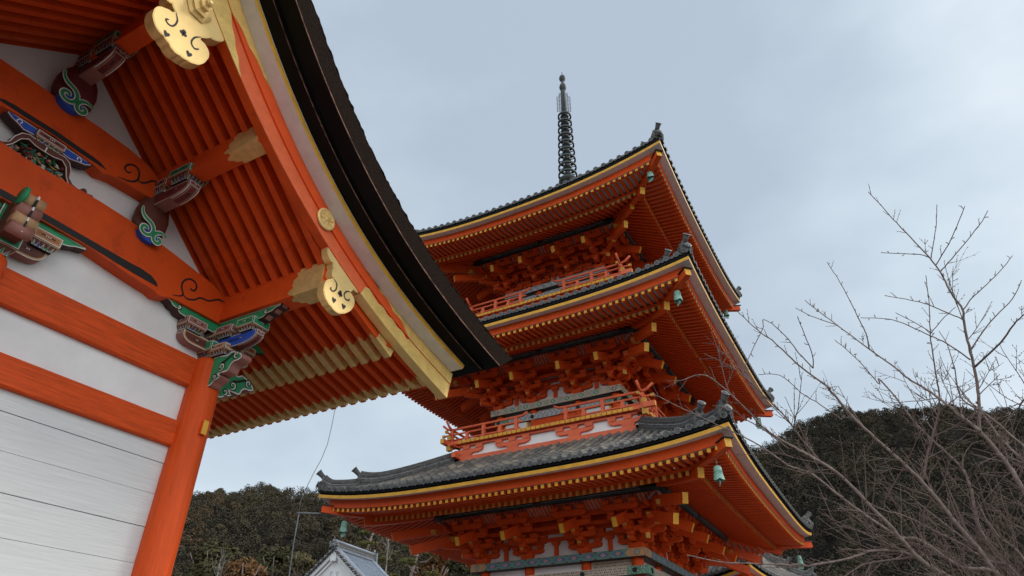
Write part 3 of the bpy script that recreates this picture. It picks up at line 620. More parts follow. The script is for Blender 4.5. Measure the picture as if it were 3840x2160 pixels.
# frog-leg strut
KO = [(2.07, 5.315), (2.191, 5.295), (2.31, 5.30), (2.397, 5.31), (2.467, 5.275), (2.511, 5.19), (2.529, 5.098), (2.582, 5.05), (2.658, 5.035), (2.70, 5.09), (2.74, 5.085), (2.761, 5.05), (2.815, 5.065), (2.888, 5.0)]
KI = [(2.56, 4.99), (2.489, 5.085), (2.445, 5.197), (2.385, 5.245), (2.302, 5.22), (2.2, 5.215)]
KO = [(XR, 5.32)]+[p for p in KO if p[0] > XR+.05]
P_ = bpy.data.objects.new('frog_leg_strut', None); C.objects.link(P_); P_.parent = G
g = gm()
for X in (lambda x: x, mir):
    po = [(X(a), b) for a, b in KO+KI]
    g.prism(po, lambda x, z: (x, 7.10, z), lambda x, z: (x, 7.25, z), 'brown', 'brown'); g.panel(po, YY(7.10), [(.0, 'line'), (.008, 'brown')])
g.build('strut_leg', P_)
g = gm(); dblock(g, XR, 7.17, 5.29, 5.335, 5.42, .16, ['pink', 'maroon'], .10); g.build('small_block', P_)
g = gm(); SB = [(1.73, 5.445), (1.72, 5.40), (1.79, 5.36), (1.86, 5.34), (1.93, 5.31), (2.0, 5.32), (2.38, 5.32), (2.45, 5.31), (2.55, 5.34), (2.62, 5.36), (2.68, 5.40), (2.68, 5.445)]
g.prism(SB, lambda x, z: (x, 7.11, z), lambda x, z: (x, 7.24, z), 'dbrown', 'dbrown'); g.panel(SB, YY(7.11), [(0, 'brown'), (.014, 'line'), (.022, 'blue')])
for c, s in ((1.87, -1), (2.53, 1)): ribbon(g, [(c+s*math.cos(t)*.03*(1-t/9), 5.385+math.sin(t)*.03*(1-t/9)) for t in np.linspace(-2, 4.5, 9)], lambda a, z: (a, 7.10, z), .006, 'line')
g.build('cloud_arm', P_)
g = gm(); g.bb((2.0, 7.24, 5.0), (2.5, 7.27, 5.25), 'dbrown'); rr = random.Random(3)
for i in range(150):
    x = rr.uniform(1.90, 2.52); z = rr.uniform(5.0, 5.22 if abs(x-XR) < .2 else 5.10); a = rr.uniform(0, 6.3); l = rr.uniform(.02, .06); w = l*.25; y = rr.uniform(7.13, 7.2)
    d = np.array((math.cos(a), math.sin(a))); q = np.array((-d[1], d[0])); p = np.array((x, z))
    V = [p-d*l, p+q*w, p+d*l, p-q*w]
    g.add([(v[0], y+(.012 if j in (1,) else -.01), v[1]) for j, v in enumerate(V)], [(0, 1, 2, 3), (3, 2, 1, 0)], rr.choice(['green', 'dgreen', 'dgreen', 'teal', 'tan', 'yellow', 'line', 'dbrown']))
for i in range(16):
    x = rr.uniform(1.95, 2.46); z = rr.uniform(5.02, 5.17); g.lathe([(.0, -.02), (.022, -.01), (.025, 0), (.012, .016), (0, .02)], (x, 7.13, z), rr.choice(['maroon', 'brown', 'dbrown', 'tan']), 8)
g.build('carved_flowers', P_)
# gable pendants
def pendant(out, sp, holes, y, t, ros=None):
    P_ = bpy.data.objects.new('gable_pendant', None); C.objects.link(P_); P_.parent = G
    g = gm(); sc = []
    n = len(out)
    for i in range(n-1):
        a, b = np.array(out[i]), np.array(out[i+1]); d = b-a; l = np.hypot(*d); q = np.array((d[1], -d[0]))/max(l, 1e-6)
        ar = sum(out[k][0]*out[(k+1) % n][1]-out[(k+1) % n][0]*out[k][1] for k in range(n)); q = q*(1 if ar > 0 else -1)
        for u in ((0, .25, .5, .75) if l > .05 else (0, .5)): sc.append(tuple(a+d*u+q*.008*math.sin(u*math.pi)))
    sc.append(out[-1])
    g.prism(sc, lambda x, z: (x, y, z), lambda x, z: (x, y+t, z), 'gold', 'gold_aged'); g.panel(sc, lambda x, z, k=0: (x, y-.003*k, z), [(.012, 'gold')])
    g.build('pendant_body', P_)
    g = gm(); f = lambda x, z: (x, y-.006, z)
    for s in sp: ribbon(g, s, f, .010)
    for i, (hx, hz) in enumerate(holes):
        if i == 0:
            for a in (90, 210, 330): g.add([(hx+.022*math.cos(R(a))+.024*math.cos(t_), y-.006, hz+.022*math.sin(R(a))+.024*math.sin(t_)) for t_ in np.linspace(0, 6.28, 11)[:-1]], [tuple(range(10))], 'ink')
            g.add([(hx-.008, y-.006, hz), (hx+.008, y-.006, hz), (hx+.008, y-.006, hz-.05), (hx-.008, y-.006, hz-.05)], [(0, 1, 2, 3)], 'ink')
        else: g.add([(hx+a*1.25, y-.006, hz+b*1.25) for a, b in ((0, -.035), (.022, -.008), (.03, .015), (.015, .028), (0, .016), (-.015, .028), (-.03, .015), (-.022, -.008))], [tuple(range(8))], 'ink')
    g.build('pierced_scroll', P_)
    if ros:
        g = gm(); A = ((1, 0, 0), (0, 0, 1), (0, -1, 0))
        hx, hz = ros; 
        g.lathe([(.155, 0), (.165, .02), (.135, .04), (.11, .045), (.125, .075), (.09, .09), (.07, .095), (.075, .14), (.045, .155), (.04, .19), (.02, .21), (0, .21)], (hx, y, hz), 'gold', 6, smooth=False, A=A); g.build('rosette', P_)
GEG1 = [(1.90, 7.0), (1.86, 6.75), (1.95, 6.62), (1.90, 6.45), (1.927, 6.258), (1.986, 6.275), (2.051, 6.208), (2.026, 6.175), (1.949, 6.147), (1.874, 6.079), (1.862, 5.975), (1.894, 5.88), (1.964, 5.814), (2.035, 5.806), (2.109, 5.771), (2.179, 5.73), (2.254, 5.74), (2.336, 5.757), (2.415, 5.788), (2.485, 5.856), (2.526, 5.971), (2.527, 6.07), (2.476, 6.132), (2.408, 6.152), (2.38, 6.14), (2.382, 6.185), (2.475, 6.292), (2.56, 6.332), (2.625, 6.419), (2.60, 6.60), (2.35, 6.9), (2.2, 7.05)]
G1S = [[(2.054, 6.2), (2.095, 6.132), (2.095, 6.053), (2.07, 5.998), (2.024, 5.985), (1.993, 6.015), (2.02, 6.042)], [(2.376, 6.179), (2.326, 6.119), (2.305, 6.04), (2.321, 5.99), (2.364, 5.972), (2.405, 6.013)]]
pendant(GEG1, G1S, [(2.2, 6.043), (2.055, 5.849), (2.33, 5.845)], 5.17, .13, (2.25, 6.50))
GEG2 = [(4.71, 4.887), (4.72, 4.792), (4.762, 4.726), (4.833, 4.705), (4.854, 4.636), (4.847, 4.541), (4.89, 4.504), (4.847, 4.473), (4.781, 4.41), (4.76, 4.296), (4.792, 4.211), (4.852, 4.158), (4.929, 4.123), (5.028, 4.098), (5.111, 4.121), (5.229, 4.204), (5.299, 4.312), (5.306, 4.405), (5.257, 4.46), (5.199, 4.482), (5.251, 4.548), (5.346, 4.552), (5.40, 4.593), (5.1, 4.78), (4.85, 4.93)]
G2S = [[(4.896, 4.498), (4.953, 4.46), (4.955, 4.381), (4.911, 4.33), (4.866, 4.339), (4.877, 4.366)], [(5.199, 4.482), (5.132, 4.45), (5.104, 4.384), (5.142, 4.343), (5.197, 4.355), (5.203, 4.385)]]
pendant(GEG2, G2S, [(5.036, 4.367), (4.952, 4.225), (5.128, 4.229)], 5.175, .10)
# ================================================================== PAGODA
PG = thing('pagoda', 'three storied vermilion pagoda with grey tiled roofs, yellow eave edges and a tall bronze spire', 'pagoda', (20.53, 8.398, 0), R(-.44989))
HP = math.pi/2
def sides(o, parent, n=4):
    for k in range(1, n): dup(o, parent, rz=k*HP)
def F(u, v, z): return (-v, u, z)          # facade frame of the side looking to -X
class Roof:
    def __init__(s, E, zy, rise, n, w, vt, zt, zp, pitch=.27, rp=.19, off=(0, 0, -EYE), sag=.12):
        s.E, s.zy, s.rise, s.n, s.w, s.vt, s.zt, s.zp, s.pitch, s.rp, s.off, s.sag = E, zy, rise, n, w, vt, zt, zp, pitch, rp, off, sag
    def lift(s, u, v): 
        q = min(1.05, abs(u)/s.E); k = min(1, max(0, (v-s.w)/(s.E-s.w)))
        return s.rise*q**s.n*k**1.2
    def top(s, u, v):
        """roof surface height"""
        z0 = s.zy+.20; t = (s.E+.03-v)/(s.E+.03-s.vt); t = max(0, min(1, t))
        return z0+(s.zt-z0)*(t*(1-s.sag*1.6)+s.sag*1.6*t*t) + s.lift(u, v)*(1-t)**1.5
    def build(s, parent, rafters=True):
        E, zy = s.E, s.zy; nu = 40
        us = lambda v: np.linspace(-v, v, nu+1)
        # --- eave boards
        g = MB(s.off)
        def strip(prof, ms):
            for (v0, z0), (v1, z1), m in zip(prof[:-1], prof[1:], ms):
                A = [F(u*v0/E, v0, z0+s.lift(u*v0/E, v0)) for u in us(E)]; B = [F(u*v1/E, v1, z1+s.lift(u*v1/E, v1)) for u in us(E)]
                g.grid([A, B], m, flip=True)
        strip([(E-.42, zy-.235), (E-.25, zy-.235), (E-.24, zy-.012), (E-.02, zy-.042), (E, zy-.045), (E+.004, zy+.045), (E-.06, zy+.05)], ['verm', 'verm', 'eave_bounce_white', 'eave_bounce_white', 'yellow', 'black'])
        strip([(E-.06, zy+.05), (E+.0, zy+.09), (E+.02, zy+.16), (E-.2, zy+.2)], ['black', 'black', 'black'])
        eb = g.build('eave_board', parent); sides(eb, parent)
        # --- tiled slope
        g = MB(s.off); g.usetint = True; rr = random.Random(11)
        nv = 12; ev = lambda i: lerp(E+.03, s.vt, i/nv)
        for i in range(nv):
            a, b = ev(i), ev(i+1)
            A = [F(u*a/E, a, s.top(u*a/E, a)) for u in us(E)]; B = [F(u*b/E, b, s.top(u*b/E, b)) for u in us(E)]
            g.grid([A, B], 'tile_var', flip=True, tint=.15)
        nr = int(E/s.pitch); TL = .30
        for k in range(-nr, nr+1):
            u = k*s.pitch; v1 = max(abs(u)+.03, s.vt); L_ = E+.06-v1
            if L_ < .05: continue
            m = max(1, int(L_/TL)); rad = .078
            for i in range(m):
                a = lerp(E+.06, v1, i/m); b = lerp(E+.06, v1, (i+1.08)/m) if i < m-1 else v1
                ti = rr.random(); hgt = i/max(1, m-1); ti = min(1, ti*.5+(.5*rr.random()**.8 if hgt > .15 else 0))
                rows = []
                for v, r in ((a, rad*1.04), (b, rad*.88)):
                    zc = s.top(u, v)+.012; rows.append([F(u+r*math.cos(t), v, zc+r*math.sin(t)) for t in np.linspace(0, math.pi, 7)])
                g.grid(rows, 'tile_var', True, tint=ti); g.grid(rows, 'tile_var', True, flip=True, tint=ti)
            zc = s.top(u, E+.06)+.014
            cap = MBdisc(u, E+.065, zc, rad+.004)
            for vs, fs, mm in cap: g.add(vs, fs, mm)
            # scalloped flat tile between the caps
            if k < nr:
                u2 = u+s.pitch/2; zc2 = s.top(u2, E+.05); w2 = s.pitch/2-.055
                po = [(-w2, .02), (w2, .02)]+[(w2*math.cos(t), -.055*math.sin(t)+.0) for t in np.linspace(0, math.pi, 6)]
                g.add([F(u2+a, E+.055, zc2+b) for a, b in po], [tuple(range(len(po)))[::-1]], 'tile'); g.add([F(u2+a, E+.054, zc2+b) for a, b in po], [tuple(range(len(po)))], 'tile')
        rs = g.build('tiled_slope', parent); sides(rs, parent)
        # --- hip ridges
        g = MB(s.off); D = lambda d, z, o=0: (-d+o*.7071, -d-o*.7071, z)
        def ridge(d0, d1, h, w):
            n = 14; L0 = []; L1 = []; L2 = []; L3 = []; T = []
            for i in range(n+1):
                d = lerp(d0, d1, i/n); zb = s.top(d, d)-.04; up_ = h+.14*max(0, (i/n-.72)/.28)**2
                L0.append(D(d, zb, -w)); L1.append(D(d, zb+up_, -w*.8)); L2.append(D(d, zb+up_, w*.8)); L3.append(D(d, zb, w)); T.append(D(d, zb+up_+.02))
            g.grid([L0, L1, L2, L3], 'tile'); g.grid([L0, L1, L2, L3], 'tile', flip=True)
            for q in (.35, .6, .82):
                for sg in (-1, 1):
                    P = [np.array(a)*(1-q)+np.array(b)*q for a, b in zip(*( (L0, L1) if sg < 0 else (L3, L2)))]; g.tube(P, .016, 'tile_light' if q == .6 else 'tile', 4)
            g.tube(T, .075, 'tile', 8)
            e = d1; z = s.top(e, e); dv = np.array((-.7071, -.7071, 0))
            # demon tile and projecting cylinder
            c = np.array(D(e+.02, z+h*.55)); sd = np.array((.7071, -.7071, 0)); 
            po = [(-.17, -.20), (-.19, .02), (-.12, .12), (-.08, .22), (.08, .22), (.12, .12), (.19, .02), (.17, -.20)]
            k = w/.15
            g.prism(po, lambda a, b: tuple(c+dv*.05+sd*a*k+np.array((0, 0, b*k))), lambda a, b: tuple(c-dv*.04+sd*a*k+np.array((0, 0, b*k))), 'tile', 'tile')
            for a, b, r in ((-.07, .05, .04), (.07, .05, .04), (0, -.03, .045), (-.1, -.1, .04), (.1, -.1, .04)): g.lathe([(0, -r), (r*.7, -r*.7), (r, 0), (r*.7, r*.7), (0, r)], c+dv*.06+sd*a*k+np.array((0, 0, b*k)), 'tile', 7)
            p0 = c+np.array((0, 0, .16*k))-dv*.05; d_ = dv*.75+np.array((0, 0, .66))
            k *= 1.1; p1 = p0+d_*.14; p2 = p0+d_*.27*k
            g.tube([p0, p1, p2], [.075, .07, .092], 'tile', 12); g.tube([p2-d_*.012, p2+d_*.006], [.104, .104], 'tile_light', 12); g.tube([p2, p2+d_*.009], [.07, .07], 'tile', 12)
        ridge(s.vt, E-.80, .34, .16); ridge(E-.86, E-.07, .25, .15)
        p = np.array(D(E-.06, s.top(E, E)+.07)); d_ = np.array((-.62, -.62, .32)); g.tube([p, p+d_*.2], [.08, .085], 'tile', 12); g.tube([p+d_*.19, p+d_*.21], [.094, .094], 'tile_light', 12); g.tube([p+d_*.2, p+d_*.215], [.06, .06], 'tile', 12)
        hr = g.build('hip_ridge', parent); sides(hr, parent)
        if not rafters: return
        # --- soffit with two rows of rafters
        w, zp = s.w, s.zp; tb = E-1.10; zt_ = zy-.40; pv = E-2.5
        sl = (zp+.19-zt_)/(tb-pv)
        zb = lambda u, v: zt_+(tb-v)*sl+s.lift(u, v)
        zf = lambda u, v: zy-.34+(E-.27-v)*.15+s.lift(u, v)
        g = MB(s.off); RWp, RHp = .085, .12; nrf = int((E-.25)/s.rp)
        def box2(u, va, vb, fz, rise_, m, em):
            u0, u1 = u-RWp/2, u+RWp/2
            V = [F(a, v, fz(u, v)+q) for v in (va, vb) for a, q in ((u0, 0), (u1, 0), (u1, rise_), (u0, rise_))]
            g.add(V, [(3, 2, 1, 0), (4, 5, 6, 7), (0, 1, 5, 4)[::1], (1, 2, 6, 5), (3, 0, 4, 7)], [m, em, m, m, m])
        for k in range(-nrf, nrf):
            u = (k+.5)*s.rp
            if abs(u) < tb-.12: box2(u, max(w+.02, abs(u)+.02), tb, zb, RHp, 'verm', 'ochre')
            if abs(u) < E-.34: box2(u, max(tb-.1, abs(u)+.02), E-.27, zf, RHp*.9, 'verm', 'yellow')
        so_ = g.build('rafter_soffit', parent); sides(so_, parent)
        g = MB(s.off)
        for fz, va, vb, q in ((zb, w, tb, RHp-.012), (zf, tb-.12, E-.25, RHp*.9-.012)):
            n = 6; g.grid([[F(u*v/E, v, fz(u*v/E, v)+q) for u in us(E)] for v in np.linspace(va, vb, n)], 'soffit_shaded_white', flip=False)
        A = [F(u*(tb-.01)/E, tb-.01, zb(u*(tb-.01)/E, tb)+RHp) for u in us(E)]; B = [F(u*(tb+.02)/E, tb+.02, zb(u*tb/E, tb)+RHp) for u in us(E)]; B2 = [(p[0], p[1], p[2]+.085) for p in B]
        g.grid([A, B, B2], 'verm', flip=True)
        bd_ = g.build('eave_ceiling', parent); sides(bd_, parent)
        # --- hip rafters
        g = MB(s.off); zc = lambda v: zb(v, v)-.13
        n = 5; vs_ = np.linspace(w, E-1.0, n)
        for a, b in zip(vs_[:-1], vs_[1:]): g.beam(D(a, zb(a, a)+.0), D(b, zb(b, b)+.0), .17, .24, 'verm', 'yellow' if b == vs_[-1] else None)
        vs_ = np.linspace(E-1.3, E-.10, 4)
        for a, b in zip(vs_[:-1], vs_[1:]): g.beam(D(a, zf(a, a)+.02), D(b, zf(b, b)+.02), .17, .20, 'verm', 'yellow' if b == vs_[-1] else None)
        a = E-.33; b = E-.06; g.beam(D(a, zf(a, a)+.135), D(b, zf(b, b)+.135), .26, .02, 'purlin')
        hf = g.build('hip_rafter', parent); sides(hf, parent)
        # --- dark purlin
        g = MB(s.off); ue = pv+.02; zc = zp+.10
        g.tube([F(-ue, pv, zc), F(ue, pv, zc)], .105, 'purlin', 14)
        for zz_ in (.02, -.03): g.beam(F(-ue*.86, pv+.103, zc+zz_), F(-.12, pv+.103, zc+zz_), .006, .008, 'grey'); g.beam(F(.12, pv+.103, zc+zz_), F(ue*.86, pv+.103, zc+zz_), .006, .008, 'grey')
        for uu in (-.06, 0, .06): g.tube([F(uu-.025, pv, zc), F(uu+.025, pv, zc)], .112, 'dbrown', 14)
        pu = g.build('eave_purlin', parent); sides(pu, parent)
def MBdisc(u, v, z, r):
    n = 12; o = []
    for rr_, m, dv in ((r, 'tile', 0), (r*.93, 'tile_light', .003), (r*.80, 'tile', .006)):
        o.append(([F(u+rr_*math.cos(t), v+dv, z+rr_*math.sin(t)) for t in np.linspace(0, 2*math.pi, n+1)[:-1]], [tuple(range(n))[::-1]], m))
    return o
def PARTE(nm, parent=PG):
    o = bpy.data.objects.new(nm, None); C.objects.link(o); o.parent = parent; return o
ROOFS = [Roof(6.0, 5.055, .36, 3.4, 2.40, 3.18, 6.74, 4.93), Roof(5.703, 9.84, .38, 3.0, 2.10, 2.85, 11.60, 9.86), Roof(5.383, 14.32, .62, 2.4, 1.82, .55, 18.3, 14.48, sag=.2)]
ZB = [3.74, 8.655, 13.41]
for r in ROOFS: r.build(PG)
# ------------------------------------------------------------------ bodies, brackets
def hexnail(g, u, v, z, r=.07):
    g.prism([(u+r*math.cos(t), z+r*math.sin(t)) for t in np.linspace(.5, .5+2*math.pi, 7)[:-1]], lambda a, b: F(a, v+.02, b), lambda a, b: F(a, v, b), 'ink')
def quadf(g, u0, u1, v, z0, z1, m): g.add([F(u0, v, z0), F(u1, v, z0), F(u1, v, z1), F(u0, v, z1)], [(3, 2, 1, 0)], m)
def dia(g, u, v, z, a, b, m): g.add([F(u-a, v, z), F(u, v, z-b), F(u+a, v, z), F(u, v, z+b)], [(3, 2, 1, 0)], m)
for lv, (r, z0) in enumerate(zip(ROOFS, ZB)):
    w = r.w; H = r.zp-z0; wb = (2.70, 2.335, 2.02)[lv]; zbot = (-EYE+.9, 6.8, 11.7)[lv]; cps = (w*.0+[2.39, 2.10, 1.82][lv], [.90, .82, .66][lv])
    # wall with columns
    g = MB(); g.bb((-w+.03, -w+.03, zbot), (w-.03, w-.03, r.zp+.6), 'plaster'); wl = g.build('storey_wall', PG)
    for c in (-cps[0], -cps[1], cps[1], cps[0]):
        g = MB(); g.lathe([(.145, zbot), (.145, z0-.2), (.13, z0-.15)], F(c*.985, w-.02, 0), 'verm_col', 14); co = g.build('column', PG); sides(co, PG)
    # painted frieze bands
    g = MB(); h = .205; zf0 = z0-h; v = wb
    g.add([F(-v, v, zf0), F(v, v, zf0), F(v, v, z0), F(-v, v, z0)], [(3, 2, 1, 0)], ('blue', 'beige', 'grey')[lv] if lv else 'fr_teal')
    vi = w-.05
    g.add([F(-v, v, zf0), F(-vi, vi, zf0), F(vi, vi, zf0), F(v, v, zf0)], [(0, 1, 2, 3)], 'purlin'); g.add([F(-v, v, z0), F(v, v, z0), F(vi, vi, z0), F(-vi, vi, z0)], [(0, 1, 2, 3)], 'tan')
    e = v+.002; zm = z0-h/2
    if lv == 0:
        P_ = .44; n = 10
        for i in range(n):
            u = (i-(n-1)/2)*P_*.985
            dia(g, u, e, zm, P_*.50, h*.49, 'fr_green'); dia(g, u, e+.0015, zm, P_*.42, h*.40, 'fr_blue'); dia(g, u, e+.003, zm, P_*.22, h*.30, 'lilac'); dia(g, u, e+.0045, zm, P_*.15, h*.28, 'tan'); dia(g, u, e+.006, zm, P_*.06, h*.12, 'pink')
            for zz_ in (-1, 1): dia(g, u+P_/2, e+.001, zm+zz_*h*.40, P_*.13, h*.10, 'brown'); dia(g, u+P_/2, e+.001, zm+zz_*h*.16, P_*.10, h*.1, 'fr_green')
        for s_ in (-1, 1):
            po = [(s_*v, zf0), (s_*(v-.44), zf0), (s_*(v-.50), zf0+h*.25), (s_*(v-.56), zm), (s_*(v-.50), zf0+h*.75), (s_*(v-.44), z0), (s_*v, z0)]
            g.add([F(a, e+.007, b) for a, b in po], [tuple(range(7)) if s_ < 0 else tuple(range(6, -1, -1))], 'tan'); g.add([F(a, e+.007, b) for a, b in po], [tuple(range(7)) if s_ > 0 else tuple(range(6, -1, -1))], 'tan')
            for rr_, m, d in ((.075, 'dbrown', .009), (.06, 'grey', .011), (.03, 'teal', .013)): g.add([F(s_*(v-.22)+rr_*math.cos(t), e+d, zm+rr_*math.sin(t)) for t in np.linspace(0, 6.283, 13)[:-1]], [tuple(range(11, -1, -1))], m)
    elif lv == 1:
        n = 7; P_ = .50
        for i in range(n):
            u = (i-(n-1)/2)*P_; dia(g, u, e, zm, .105, .085, 'teal'); dia(g, u, e+.002, zm, .07, .055, 'green'); dia(g, u, e+.004, zm, .035, .03, 'line')
            for s_ in (-1, 1):
                for q in (0, .07): 
                    a = (u+P_*.24+q*s_, zf0+.01) if s_ > 0 else (u+P_*.76+q*s_, zf0+.01); b = (u+P_*.76-.07+q*s_, z0-.01) if s_ > 0 else (u+P_*.24+.07+q*s_, z0-.01)
                    g.add([F(a[0]-.007, e+.001, a[1]), F(a[0]+.007, e+.001, a[1]), F(b[0]+.007, e+.001, b[1]), F(b[0]-.007, e+.001, b[1])], [(3, 2, 1, 0)], 'teal')
        for s_ in (-1, 1):
            quadf(g, s_*v-.0 if s_ < 0 else v-.42, -v+.42 if s_ < 0 else v, e+.005, zf0, z0, 'beige'); rr = random.Random(5)
            for i in range(34): dia(g, s_*(v-rr.uniform(.03, .40)), e+.007+i*.0001, rr.uniform(zf0+.02, z0-.02), rr.uniform(.012, .03), rr.uniform(.012, .03), rr.choice(['blue', 'maroon', 'teal', 'green', 'line', 'pink', 'lilac']))
    else:
        for i in range(30):
            for j in range(2):
                u = (i-14.5)*.134+(j*.067); dia(g, u, e, zf0+h*(.3+.4*j), .055, .045, 'teal'); dia(g, u, e+.002, zf0+h*(.3+.4*j), .04, .03, ('line', 'lilac')[i % 2])
    fb = g.build('painted_frieze', PG); sides(fb, PG)
    # lower patterned band
    g = MB(); zl1 = (3.295, 8.32, 13.05)[lv]; zl0 = zl1-.205; v = (2.735, 2.27, 1.96)[lv] if lv == 0 else w+.13
    g.add([F(-v, v, zl0), F(v, v, zl0), F(v, v, zl1), F(-v, v, zl1)], [(3, 2, 1, 0)], 'beige' if lv == 0 else 'grey')
    g.add([F(-v, v, zl0), F(-vi, vi, zl0), F(vi, vi, zl0), F(v, v, zl0)], [(0, 1, 2, 3)], 'purlin'); g.add([F(-v, v, zl1), F(v, v, zl1), F(vi, vi, zl1), F(-vi, vi, zl1)], [(0, 1, 2, 3)], 'verm')
    n = int(v/.055); e = v+.002
    for i in range(-n, n):
        for j in range(3):
            u = (i+.5+(j % 2)*.5)*.055*1.0; zz_ = zl0+.205*(.2+.3*j)
            if abs(u) < v-.06: dia(g, u*1.0, e, zz_, .02, .024, (('brown', 'brown', 'lilac', 'teal', 'brown')[(i*3+j) % 5]) if lv == 0 else ('line', 'lilac', 'teal')[(i+j) % 3])
    for s_ in (-1, 1):
        quadf(g, -v if s_ < 0 else v-.55, -v+.55 if s_ < 0 else v, e+.002, zl0, zl1, 'fr_green')
        for i in range(40): rr = random.Random(i+lv*50); dia(g, s_*(v-rr.uniform(.03, .52)), e+.004+i*.0001, rr.uniform(zl0+.02, zl1-.02), .014, .014, rr.choice(['beige', 'line', 'ink', 'green']))
    for c in (-cps[0], -cps[1], cps[1], cps[0]): hexnail(g, c, v+.003, (zl0+zl1)/2)
    if lv == 0:
        g.bb(F(-cps[1]+.16, w-.02, zl1), F(cps[1]*.0+.0, w+.05, zl1+.02), 'beige'); quadf(g, -cps[0]+.2, -cps[1]-.16, w+.0, zl1, zf0, 'beige')
        for i in range(24):
            for j in range(3): dia(g, -cps[0]+.24+i*.045, w+.003, zl1+.04+j*.07, .016, .02, ('ink', 'lilac', 'brown', 'ink')[(i+j) % 4])
    lb = g.build('patterned_band', PG); sides(lb, PG)
    if lv == 0:
        g = MB()
        for z_ in (-.7, .9, 2.0): g.bb((-w-.05, -w-.05, z_), (w+.05, w+.05, z_+.2), 'verm')
        g.build('tie_beam', PG); g = MB(); g.bb((-3.6, -3.6, -EYE), (3.6, 3.6, -EYE+.95), 'stone'); g.build('stone_podium', PG)
    # through beams and struts on the wall plane
    g = MB()
    for za, zb_ in ((.46, .56), (.66, .78), (.88, 1.0)): g.bb(F(-w-.5, w+.0, z0+za*H/1.19), F(w+.5, w+.07, z0+zb_*H/1.19), 'verm')
    g.bb(F(-w-.9, w+.34, z0+.70*H/1.19), F(w+.9, w+.42, z0+.80*H/1.19), 'verm'); g.bb(F(-w-1.2, w+.70, z0+.88*H/1.19), F(w+1.2, w+.78, z0+.98*H/1.19), 'verm')
    for c in (-(cps[0]+cps[1])/2, 0, (cps[0]+cps[1])/2): g.bb(F(c-.06, w, z0), F(c+.06, w+.05, z0+.5), 'verm'); g.box(F(c, w+.04, z0+.40*H/1.19), (.16, .26, .09), 'verm', taper=.75)
    # ribbed cove between step two and the purlin
    for i in range(int((2*w+2)/.11)):
        u = -w-1+i*.11; q = w+.74
        g.beam(F(u, q, z0+.98*H/1.19), F(u, r.E-2.5, r.zp+.02), .055, .03, 'verm')
    A = [F(-w-1.1, w+.7, z0+.99*H/1.19), F(w+1.1, w+.7, z0+.99*H/1.19)]; B = [F(-w-1.1, r.E-2.5, r.zp+.06), F(w+1.1, r.E-2.5, r.zp+.06)]
    g.grid([A, B], 'soffit_shaded_white')
    A = [F(-w-.7, w+.05, z0+1.02*H/1.19), F(w+.7, w+.05, z0+1.02*H/1.19)]; B = [F(-w-.9, w+.72, z0+1.0*H/1.19), F(w+.9, w+.72, z0+1.0*H/1.19)]; g.grid([A, B], 'verm'); g.grid([A, B], 'verm', flip=True)
    tb_ = g.build('wall_beam', PG); sides(tb_, PG)
    k = H/1.19
    def mk(c, corner, nm):
        g = MB()
        def lat(v, z, half, m='verm'):
            hh = .13*k; n = 5; rr_ = .15; e0 = [(c-half+rr_*(1-math.cos(t)), z+hh*.6*(1-math.sin(t))) for t in np.linspace(0, HP, n)]
            po = [(c-half, z+hh)]+e0+[(2*c-a, b) for a, b in e0[::-1]]+[(c+half, z+hh)]
            g.prism(po[::-1], lambda a, b: F(a, v+.06, b), lambda a, b: F(a, v-.06, b), m)
            for a in (c-half+.11, c, c+half-.11): blk(a, v, z+hh)
        def blk(a, v, z, s_=1.): g.box(F(a, v, z+.045*k), (.20*s_, .22*s_, .07*k), 'verm', taper=.78); g.box(F(a, v, z+.085*k), (.20*s_, .22*s_, .05*k), 'verm')
        def outw(v1, z):
            hh = .13*k; n = 5; rr_ = .16; e0 = [(v1-rr_*(1-math.cos(t)), z+hh*.6*(1-math.sin(t))) for t in np.linspace(0, HP, n)]
            po = [(v1, z+hh)]+e0+[(w, z), (w, z+hh)]
            g.prism(po, lambda a, b: F(c-.06, a, b), lambda a, b: F(c+.06, a, b), 'verm')
            q = v1+.002; g.add([F(c-.058, q, z+hh*.55), F(c+.058, q, z+hh*.55), F(c+.058, q, z+hh), F(c-.058, q, z+hh)], [(3, 2, 1, 0)], 'ochre')
        g.box(F(c, w+.03, z0+.05*k), (.34, .36, .10*k), 'verm', taper=.75); g.box(F(c, w+.03, z0+.14*k), (.34, .36, .09*k), 'verm')
        lat(w+.03, z0+.17*k, .50); outw(w+.47, z0+.17*k); blk(c, w+.37, z0+.30*k)
        lat(w+.03, z0+.42*k, .62); lat(w+.38, z0+.41*k, .48); outw(w+.85, z0+.41*k); blk(c, w+.74, z0+.54*k)
        lat(w+.74, z0+.65*k, .48)
        lat(r.E-2.5-.02, z0+.84*k, .50)
        b = g.build(nm, PG)
        g = MB(); vt = r.E-2.03; zt_ = (4.15, 9.09, 13.78)[lv]
        g.beam(F(c, w+.1, z0+1.02*k), F(c, vt, zt_), .13, .24, 'verm', 'yellow'); o = g.build('tail_rafter', b)
        return b
    brs = [mk(c, abs(c) > 1.5, 'bracket_set') for c in (-cps[0], -cps[1], cps[1], cps[0])]
    for b in brs:
        for s_ in (1, 2, 3): dup(b, PG, rz=s_*HP)
    # diagonal corner arms
    g = MB(); D = lambda d, z, o=0: (-d+o*.7071, -d-o*.7071, z)
    zz_ = (4.04, 8.975, 13.79)[lv]; zh = (4.39, 9.33, 14.15)[lv]
    g.beam(D(w, z0+.95*k), D(w+1.60, zz_), .15, .26, 'verm', 'yellow'); g.beam(D(w, z0+1.25*k), D(w+2.0, zh), .15, .26, 'verm', 'yellow')
